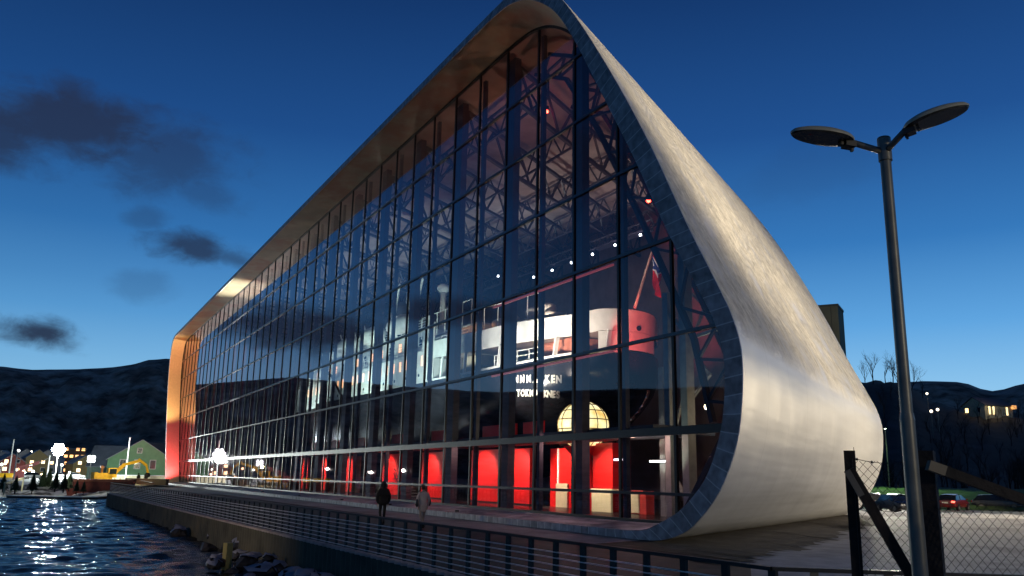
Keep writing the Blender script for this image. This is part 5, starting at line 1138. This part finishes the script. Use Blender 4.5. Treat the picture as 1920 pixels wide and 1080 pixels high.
# block of lit balconies
x, y = pos_r(127, 360, 868); t = root('apartment_block', (0, 0, 0), 'block with rows of orange lit windows behind the floodlight', 'building'); MB().box((0, 0, 4.6), (11, 9, 10.2)).build('wall', mat('ochre wall', (.12, .06, .03)), t)
for r_ in range(4):
    for c_ in range(6):
        if r_ == 3 and c_ in (0, 1, 3): continue
        MB().box((-4.6+c_*1.84, -4.56, 2.2+r_*2.5), (1.1, .1, .95)).build('window', glow('orange window %d' % (c_ % 2), (1, .45+.1*(c_ % 2), .15), 2.6), t)
MB().box((0, 0, 9.85), (11.6, 9.6, .3)).build('roof', roofm, t); t.location = (x, y, 0); t.rotation_euler = (0, 0, face_cam(x, y))
rnd = random.Random(9); cols = [((.3, .3, .3), 'white'), ((.2, .03, .02), 'dark red'), ((.25, .18, .06), 'ochre'), ((.08, .10, .12), 'slate grey')]
where = ['at the left edge', 'second from the left edge', 'below the tall flagpole', 'behind the yellow slab', 'left of the twin lamps', 'under the twin lamps', 'behind the red crane boom', 'right of the crane boom', 'below the big floodlight', 'left of the orange block', 'between the two floodlights', 'behind the small floodlight']
for i, px_ in enumerate((4, 14, 24, 34, 46, 56, 66, 76, 92, 102, 152, 163)):
    r_ = rnd.uniform(300, 420); x, y = pos_r(px_, r_, 875); c_, cn = cols[i % 4]; w_ = rnd.uniform(6, 8)
    house('distant %s house with lit windows %s' % (cn, where[i]), (x, y, 0), face_cam(x, y)+rnd.uniform(-.3, .3), w_, 9, rnd.uniform(4, 6.5), 2.4, mat(cn+' boards', c_), roofm, [(-1.8, 2.2, 1.0, 1.0, 1), (1.6, 2.2, 1.0, 1.0, i % 2), (-1.6, 4.4, .9, .9, 1), (1.5, 4.5, .9, .9, (i+1) % 2)], group='distant houses across the harbour', lit=glow('town window', (1, .6, .28), 4.5))
# right-hand side: hillside house and tower
hp = on_hill(1853, 783); rr_ = math.hypot(hp.x, hp.y)
ht = house('pale house with warm outdoor lights on the wooded slope', (hp.x, hp.y, hp.z-.4), face_cam(hp.x, hp.y)-R(40), 6.5, 9.5, 2.9, 1.9, mat('pale yellow boards', (.50, .44, .30)), mat('slate roof', (.05, .05, .07)), [(-2, 1.6, .9, 1.1, 1), (1.6, 1.6, .7, 1.1, 0)], lit=litw)
for dx_ in (-3.2, -1.8, 2.8): MB().box((3.29, dx_, 1.4), (.08, .55, 2.0)).build('lit_door', glow('door glow', (1, .75, .35), 2.0), ht)
MB().box((3.0, 4.9, 2.5), (1.8, 1.2, .9)).build('lit_porch', glow('porch orange', (1, .42, .08), 1.1), ht)
lamp('POINT', (hp.x+6.5, hp.y-6.0, hp.z+4.0), 420, (1, .8, .45), size=.3)
x, y = pos_r(1542, 150, 620); tw = root('tower_block', (0, 0, 0), 'plain olive brown tower rising behind the white shell', 'tower'); bb = MB(); bb.box((0, 0, 15.3), (6.2, 6.2, 31.2)); bb.build('shaft', mat('olive concrete', (.20, .18, .11), rough=.8, var=.1, vscale=.4), tw); MB().box((0, 0, 31.0), (6.4, 6.4, .35)).build('parapet', mat('parapet', (.12, .11, .08)), tw)
MB().box((2.0, -3.13, 15.2), (.06, .05, 31)).build('joint', blackm, tw); tw.location = (x, y, 0); tw.rotation_euler = (0, 0, face_cam(x, y)-.15)
lamp('SPOT', (x+22, y-30, 3), 9000, (1, .85, .6), target=(x, y, 26), angle=45, size=.4)
# ------------------------------------------------------------------ harbour
FA, FB = Vector((-236.6, 2.8, 7.0)), Vector((-167.0, 7.2, 4.1))
def flood(p, label, n, s, es, scale_pole=.14, zb=0, gn='floodlight glass'):
    t = root('floodlight', (p.x, p.y, zb), label, 'floodlight', 'floodlights on the far yard'); bb = MB(); bb.tube((p.x, p.y, zb), (p.x, p.y, p.z-.2), scale_pole, n=8); bb.build('mast', mat('dull mast', (.12,.12,.12)), t)
    spots_ = [(0, 0)] + [(math.cos(PI/3*i)*s*1.02, math.sin(PI/3*i)*s*1.02) for i in range(6)] if n > 4 else [(-s*.55, -s*.5), (s*.55, -s*.5), (-s*.55, s*.5), (s*.55, s*.5)]
    for (u_, v_) in spots_:
        c = p + Vector((.25, u_, v_)); hd = MB(); hd.tube(c - Vector((.4, 0, 0)), c, s*.3, s*.56, n=16); h_ = hd.build('lamp_head', brightsteel, t); ORG[h_] = ORG[t]
        bb = MB(); bb.ell(c, (.12, s*.5, s*.5), 14, 10); bb.build('lamp_glass', glow(gn, (.88, .97, 1.0), es), h_, smooth=True)
    MB().box(p + Vector((-.3, 0, 0)), (.12, s*2.6, .12)).build('crossbar', brightsteel, t)
flood(FA, 'huge blinding white floodlight on a mast over the yard', 6, 1.0, 34, .10)
flood(FB, 'smaller white floodlight on a low mast left of the excavator arm', 4, .62, 4, .06, gn='small floodlight glass')
lamp('POINT', (FA.x+1.9, FA.y, FA.z-1.2), 90000, (.90, 1.0, .97), size=1.2)
lamp('POINT', (FB.x+.9, FB.y, FB.z), 300, (.90, 1.0, .97), size=.3)
lamp('SPOT', (FB.x-.9, FB.y, FB.z), 18000, (.90, 1.0, .97), target=(FB.x-40, FB.y, 1), angle=140, size=.4)
yardsnow = mat('yard snow', (.62, .64, .62), rough=.7, var=.15, vscale=.4, bump=.5, bscale=2, col2=(.06, .05, .045), mixlo=.5, mixhi=.62, patch=.15)
b = MB(); rows = []
for i in range(26):
    xx = -134 - i*5.0
    rows.append([(xx, -40+j*3.4, .05+.35*max(0, noise1(i*1.1+j*.7, 3)+noise1(j*1.9, i))) for j in range(18)])
b.grid(rows); tag(b.build('snowy_yard', yardsnow, smooth=True), kind='structure')
# pontoon
pt = root('pontoon', (-108, 0, WZ), 'long low floating pontoon with a snowy edge', 'pontoon'); P0, P1, P2 = at(24, 929, -0.85), at(165, 932, -0.85), at(246, 925, -.85)
b = MB(); b.bar(P0+Vector((0, 0, -.35)), P1+Vector((0, 0, -.35)), 2.2, .6); b.bar(P1+Vector((-.1, 0, -.36)), P2+Vector((0, 0, -.34)), 2.0, .6); b.build('hull', mat('dark pontoon', (.02, .02, .02)), pt)
b = MB(); b.bar(P0+Vector((0, 0, 0)), P1+Vector((0, 0, 0)), 2.3, .09); b.bar(P1+Vector((0, 0, .01)), P2+Vector((0, 0, .01)), 2.1, .09); b.build('snowy_deck', snowm, pt)
# barge
bp_ = at(184, 929, -1.1); bg_ = root('barge', (0, 0, 0), 'dark red flat barge moored at the quay corner', 'barge')
b = MB(); b.add([(-3.4, -2, 0), (3.6, -2, 0), (3.6, 2, 0), (-3.4, 2, 0), (-4.1, -2.2, 1.9), (4.2, -2.2, 1.9), (4.2, 2.2, 1.9), (-4.1, 2.2, 1.9)], [(0, 3, 2, 1), (4, 5, 6, 7), (0, 1, 5, 4), (1, 2, 6, 5), (2, 3, 7, 6), (3, 0, 4, 7)]); b.build('hull', mat('oxide red hull', (.13, .025, .015), rough=.6, var=.3), bg_)
b = MB(); b.box((0, -2.22, 1.75), (8.3, .12, .22)); b.build('fender_strip', mat('rust strip', (.2, .06, .03)), bg_); bg_.scale = (1, 1, 1.28); bg_.location = (bp_.x+2, bp_.y, WZ-.2); bg_.rotation_euler = (0, 0, face_cam(bp_.x, bp_.y)-.1)
# excavator
def excavator(loc, rz, label, col):
    t = root('excavator', (0, 0, 0), label, 'excavator'); 
    for s in (-1, 1):
        b = MB(); b.box((0, s*1.0, .45), (3.2, .5, .6)); b.tube((-1.6, s*.75, .45), (-1.6, s*1.25, .45), .38, n=14); b.tube((1.6, s*.75, .45), (1.6, s*1.25, .45), .38, n=14); b.build('track', blackm, t)
    b = MB(); b.box((-.6, 0, 1.35), (2.6, 2.2, 1.0)); b.box((-1.7, 0, 1.5), (.5, 2.0, .9)); b.build('engine_house', col, t); cb = MB().box((.7, -.6, 1.9), (1.3, 1.0, 1.5)).build('cab', col, t); ORG[cb] = Vector((0, 0, 0)); MB().box((.75, -1.115, 2.1), (1.0, .04, .8)).build('window', mat('dark window', (0.02,0.03,0.04), rough=0.1), cb)
    b = MB(); b.bar((.9, .2, 1.4), (2.7, .2, 3.3), .45, .5); b.bar((2.6, .2, 3.2), (5.0, .2, 3.9), .42, .42); b.build('boom', col, t)
    b = MB(); b.bar((4.7, .2, 4.1), (6.1, .2, 3.1), .34, .36); b.bar((6.0, .2, 3.3), (6.4, .2, 1.9), .28, .28); b.build('stick', col, t); b = MB(); b.ell((6.35, .2, 1.6), (.5, .45, .4), 10, 6); b.build('bucket', blackm, t)
    t.location = loc; t.rotation_euler = (0, 0, rz); return t
yel = mat('yellow machine paint', (.75, .42, .01), rough=.45); ora = mat('orange machine paint', (.8, .20, .01), rough=.45)
q = at(196, 910, -.1); excavator((q.x, q.y, -.05), face_cam(q.x, q.y)+.25, 'yellow excavator with its arm stretched to the right before the green warehouse', yel); lamp('POINT', (q.x+5, q.y+2.5, 3.2), 500, (1, .8, .3), size=.2)
lamp('SPOT', (q.x+16, q.y+2, 5.5), 4500, (1, .9, .55), target=(q.x, q.y+2, 1.5), angle=60, size=.3)
q = at(189, 902, 0); t = root('drill_mast', (q.x, q.y, 0), 'short orange mast standing left of the yellow arm', 'mast'); b = MB(); b.tube((q.x, q.y, 0), (q.x, q.y, 3.2), .28, .2, n=8); b.box((q.x, q.y, 2.9), (.7, .7, .4)); b.build('tube', ora, t)
q = at(198, 913, -.1); t = root('barrier', (q.x, q.y, 0), 'yellow zigzag barrier on the barge edge', 'barrier'); b = MB(); v = Vector((q.y, -q.x, 0)).normalized()
for i in range(7):
    c = Vector((q.x, q.y, 0)) + v*(-2.1+i*.7); b.bar(c+Vector((0, 0, .1)), c+v*.35+Vector((0, 0, 1.1)), .1); b.bar(c+v*.35+Vector((0, 0, 1.1)), c+v*.7+Vector((0, 0, .1)), .1)
b.build('rails', mat('barrier yellow', (.9, .5, .0)), t)
# cream wall behind the far pair and dark boundary wall
def wall_between(px0, py0, px1, py1, h, m, label, name='low_wall', w=.4):
    p, q = at(px0, py0, 0), at(px1, py1, 0); t = root(name, ((p.x+q.x)/2, (p.y+q.y)/2, 0), label, 'wall'); MB().bar(p+Vector((0, 0, h/2)), q+Vector((0, 0, h/2)), w, h).build('face', m, t); MB().bar(p+Vector((0, 0, h+.05)), q+Vector((0, 0, h+.05)), w+.15, .1).build('cap', snowm if h > 1 else m, t)
wall_between(205, 905, 312, 906, 1.35, mat('cream wall', (.55, .50, .33), rough=.7), 'long cream wall in front of the green warehouse', 'yard_wall')
wall_between(236, 909, 313, 912, .95, mat('dark brown wall', (.05, .025, .02)), 'low dark brown wall behind the two distant people', 'low_wall')
# flagpoles and lamps
for px_, r_, h_, lb in ((18, 190, 7.6, 'tall bare flagpole near the left edge'), (28, 170, 5.0, 'short flagpole right of the tall one'), (237, 175, 8.2, 'white flagpole in front of the green warehouse'), (90, 180, 4.6, 'thin pole in the middle of the yard')):
    x, y = pos_r(px_, r_, 880); t = root('flagpole', (x, y, 0), lb, 'flagpole', 'poles on the far yard'); b = MB(); b.tube((x, y, 0), (x, y, h_), .13, .09, n=8); b.build('pole', mat('white pole', (.7, .72, .7)), t); b = MB(); b.ell((x, y, h_), (.16, .16, .16), 8, 6); b.build('ball', brightsteel, t)
for px_, py_, r_, c_, lb in ((6, 856, 320, (1, .7, .3), 'amber lamp at the far left edge'), (35, 845, 300, (.5, .5, .5), 'unlit looking grey lamp beside the short flagpole'), (59, 848, 280, (1, .9, .75), 'left lamp of the high pair'), (67, 848, 280, (1, .9, .75), 'right lamp of the high pair'), (50, 860, 300, (1, .7, .2), 'amber lamp under the high pair'), (83, 861, 310, (1, .6, .3), 'single orange lamp right of the high pair'), (54, 870, 290, (1, .9, .7), 'small lamp above the crane boom'), (62, 884, 250, (.9, 1, .9), 'white lamp below the crane boom'), (44, 883, 250, (1, .6, .4), 'orange lamp left of the boom middle'), (73, 913, 128, (1, .85, .75), 'bright round lamp low at the shore')):
    q = far(px_, py_, r_); t = root('harbour_lamp', (q.x, q.y, 0), lb, 'lamp', 'lamps across the harbour'); s_ = .32*r_/300 if r_ > 140 else .28
    b = MB(); b.tube((q.x, q.y, min(0, q.z-.5)), (q.x, q.y, q.z), .09, n=6); b.build('pole', steelm, t); b = MB(); b.ell(q, (s_*1.5, s_*1.5, s_*1.5), 10, 8); b.build('globe', glow('harbour globe %g %g' % (c_[1], c_[2]), c_, 9), t)
rnd = random.Random(31); spot_names = ['far left', 'beside the dark red house', 'above the container', 'left of the tall flagpole', 'right of the tall flagpole', 'over the ochre house', 'below the twin lamps', 'near the slate grey house', 'beside the crane boom tip', 'behind the middle spruces', 'left of the white van', 'right of the white van', 'below the orange block', 'just right of the orange block', 'below the small floodlight', 'by the shed corner', 'in front of the shed', 'at the foot of the warehouse']
for i, px_ in enumerate((3, 10, 16, 22, 31, 40, 47, 58, 78, 88, 99, 116, 131, 152, 160, 176, 199, 291)):
    r_ = rnd.uniform(210, 300); q = far(px_, rnd.uniform(868, 893), r_); c_ = rnd.choice([(1, .5, .2), (1, .72, .35), (1, .9, .7), (.85, 1, .8)]); q.z = max(q.z, .8); t = root('harbour_lamp', (q.x, q.y, 0), 'tiny %s light across the water %s' % ({.5: 'orange', .72: 'amber', .9: 'pale'}.get(c_[1], 'greenish'), spot_names[i]), 'lamp', 'lamps across the harbour')
    b = MB(); b.tube((q.x, q.y, 0), (q.x, q.y, q.z), .07, n=6); b.build('pole', steelm, t); b = MB(); b.ell(q, (.34, .34, .34), 8, 6); b.build('globe', glow('tiny globe %g' % c_[1], c_, 7), t)
# red boom crane and yellow slab
q0, q1 = far(26, 888, 165), far(74, 868, 168); t = root('boom_crane', (q0.x, q0.y, 0), 'dark red lattice crane boom rising to the right', 'crane')
b = MB(); n_ = 10; of = Vector((0, 0, 1.0))
b.bar(q0, q1, .22); b.bar(q0+of, q1+of*.3, .22)
for i in range(n_):
    a_ = q0+(q1-q0)*(i/n_); c_ = q0+(q1-q0)*((i+1)/n_); o1 = of*(1-.7*i/n_); o2 = of*(1-.7*(i+1)/n_); b.bar(a_, c_+o2, .12); b.bar(a_+o1, c_, .12)
b.build('boom', mat('crane red', (.30, .06, .06)), t); MB().box((q0.x, q0.y, .9), (3.2, 3.6, 1.8)).build('base', mat('crane red', (.3, .06, .06)), t); bb = MB(); bb.tube(q1, q1+(q1-q0)*.45+Vector((0, 0, .3)), .10, .06, n=6); bb.build('jib', brightsteel, t)
q = far(4, 891, 150); t = root('container', (q.x, q.y, 0), 'yellow topped container at the left edge', 'container'); MB().box((q.x, q.y-1, q.z), (2.4, 5.4, .75)).build('lid', yel, t); MB().box((q.x, q.y-1, (q.z-.38)/2), (2.2, 5.2, max(.2, q.z-.38))).build('box', mat('dull box', (.2, .18, .12)), t)
lamp('POINT', (-121, 1.0, 2.6), 420, (1, .95, .8), size=.15); lamp('POINT', (-126, 6.0, 3.0), 420, (.95, 1, .85), size=.15); lamp('POINT', (-122, -4.5, 3.0), 420, (.95, 1, .9), size=.15)
# boat houses / parked things on the snow
for px_, py_, w_, h_, c_, lb in ((108, 897, 4.5, 1.6, (.6, .62, .6), 'white van parked at the back of the snowy yard'), (140, 898, 3.8, 1.3, (.7, .7, .7), 'pale car in the yard under the small floodlight'), (63, 900, 4.2, 1.2, (.35, .36, .35), 'grey car on the snow left of the dark spruces')):
    q = at(px_, py_, 0); car(lb, (q.x, q.y, .1), face_cam(q.x, q.y)+.2, dk('yard car %s' % px_, c_), estate=True, group='vehicles on the far yard')
# small spruces along the shore
def spruce(loc, h, label, snow=False):
    t = root('spruce', loc, label, 'tree', 'small spruces on the shore'); rnd = random.Random(int(loc[1]*37)); x, y, z = loc; b = MB(); b.tube((x, y, z-.3), (x, y, z+h), .07, .02, n=6); b.build('trunk', barkm, t); b = MB()
    for j in range(9):
        f = j/9; zz = z + h*(.12+.86*f); r = h*.36*(1-f)+.05
        for i in range(11):
            a = 2*PI*i/11 + j*.5 + rnd.uniform(-.2, .2); rr = r*rnd.uniform(.75, 1.15); d = Vector((math.cos(a), math.sin(a), 0)); s = Vector((-d.y, d.x, 0))*rr*.28; c = Vector((x, y, zz))
            b.add([c+Vector((0, 0, .12*h)), c+d*rr*.6+s-Vector((0, 0, .02)), c+d*rr-Vector((0, 0, .10*h)), c+d*rr*.6-s-Vector((0, 0, .02))], [(0, 1, 2, 3)])
    b.build('crown', mat('spruce needles', (.03, .055, .02), rough=.8, var=.4), t, recalc=False)
for px_, py_, h_, lb in ((5, 918, 1.9, 'dark spruce at the left edge of the shore'), (28, 921, 1.7, 'dark spruce by the foot of the cream rail'), (60, 921, 2.0, 'spruce just left of the low bright lamp'), (79, 914, 2.6, 'taller spruce just right of the low bright lamp'), (90, 914, 2.7, 'tallest spruce in the middle of the shore'), (103, 918, 2.3, 'broad spruce right of the tallest one'), (119, 919, 2.1, 'brownish spruce before the white snow patch'), (129, 917, 2.2, 'lit yellowish spruce before the snow patch'), (143, 922, 1.3, 'small bush-like spruce by the barge'), (156, 923, 1.2, 'last little spruce beside the barge')):
    q = at(px_, py_, -.2); spruce((q.x, q.y, -.2), h_, lb)
# cream gangway rail
p, q = at(8, 917, 0), at(42, 912, 0); t = root('gangway', (p.x, p.y, 0), 'cream gangway rail sloping down at the left edge', 'gangway'); b = MB(); b.bar(p+Vector((0, 0, .6)), q+Vector((0, 0, 1.0)), .25, .22)
for i in range(4): c = p+(q-p)*(i/3); b.bar(c+Vector((0, 0, -.6)), c+Vector((0, 0, .7+.13*i)), .16)
b.build('rail', mat('cream rail', (.7, .66, .42)), t)
# tangle of masts and booms before the warehouse
q = at(268, 903, 0); t = root('timber_stack', (q.x, q.y, 0), 'tangle of pale leaning spars heaped before the green warehouse', 'timber'); rnd = random.Random(4); b = MB(); v = Vector((q.y, -q.x, 0)).normalized()
for i in range(22):
    c = Vector((q.x, q.y, 0)) + v*rnd.uniform(-4.5, 4.5) + Vector((rnd.uniform(-2, 1), 0, 0)); b.bar(c+Vector((0, 0, rnd.uniform(.1, .8))), c + v*rnd.uniform(-1.8, 1.8) + Vector((0, 0, rnd.uniform(1.6, 3.1))), .12)
b.build('spars', mat('pale spars', (.5, .5, .36)), t)
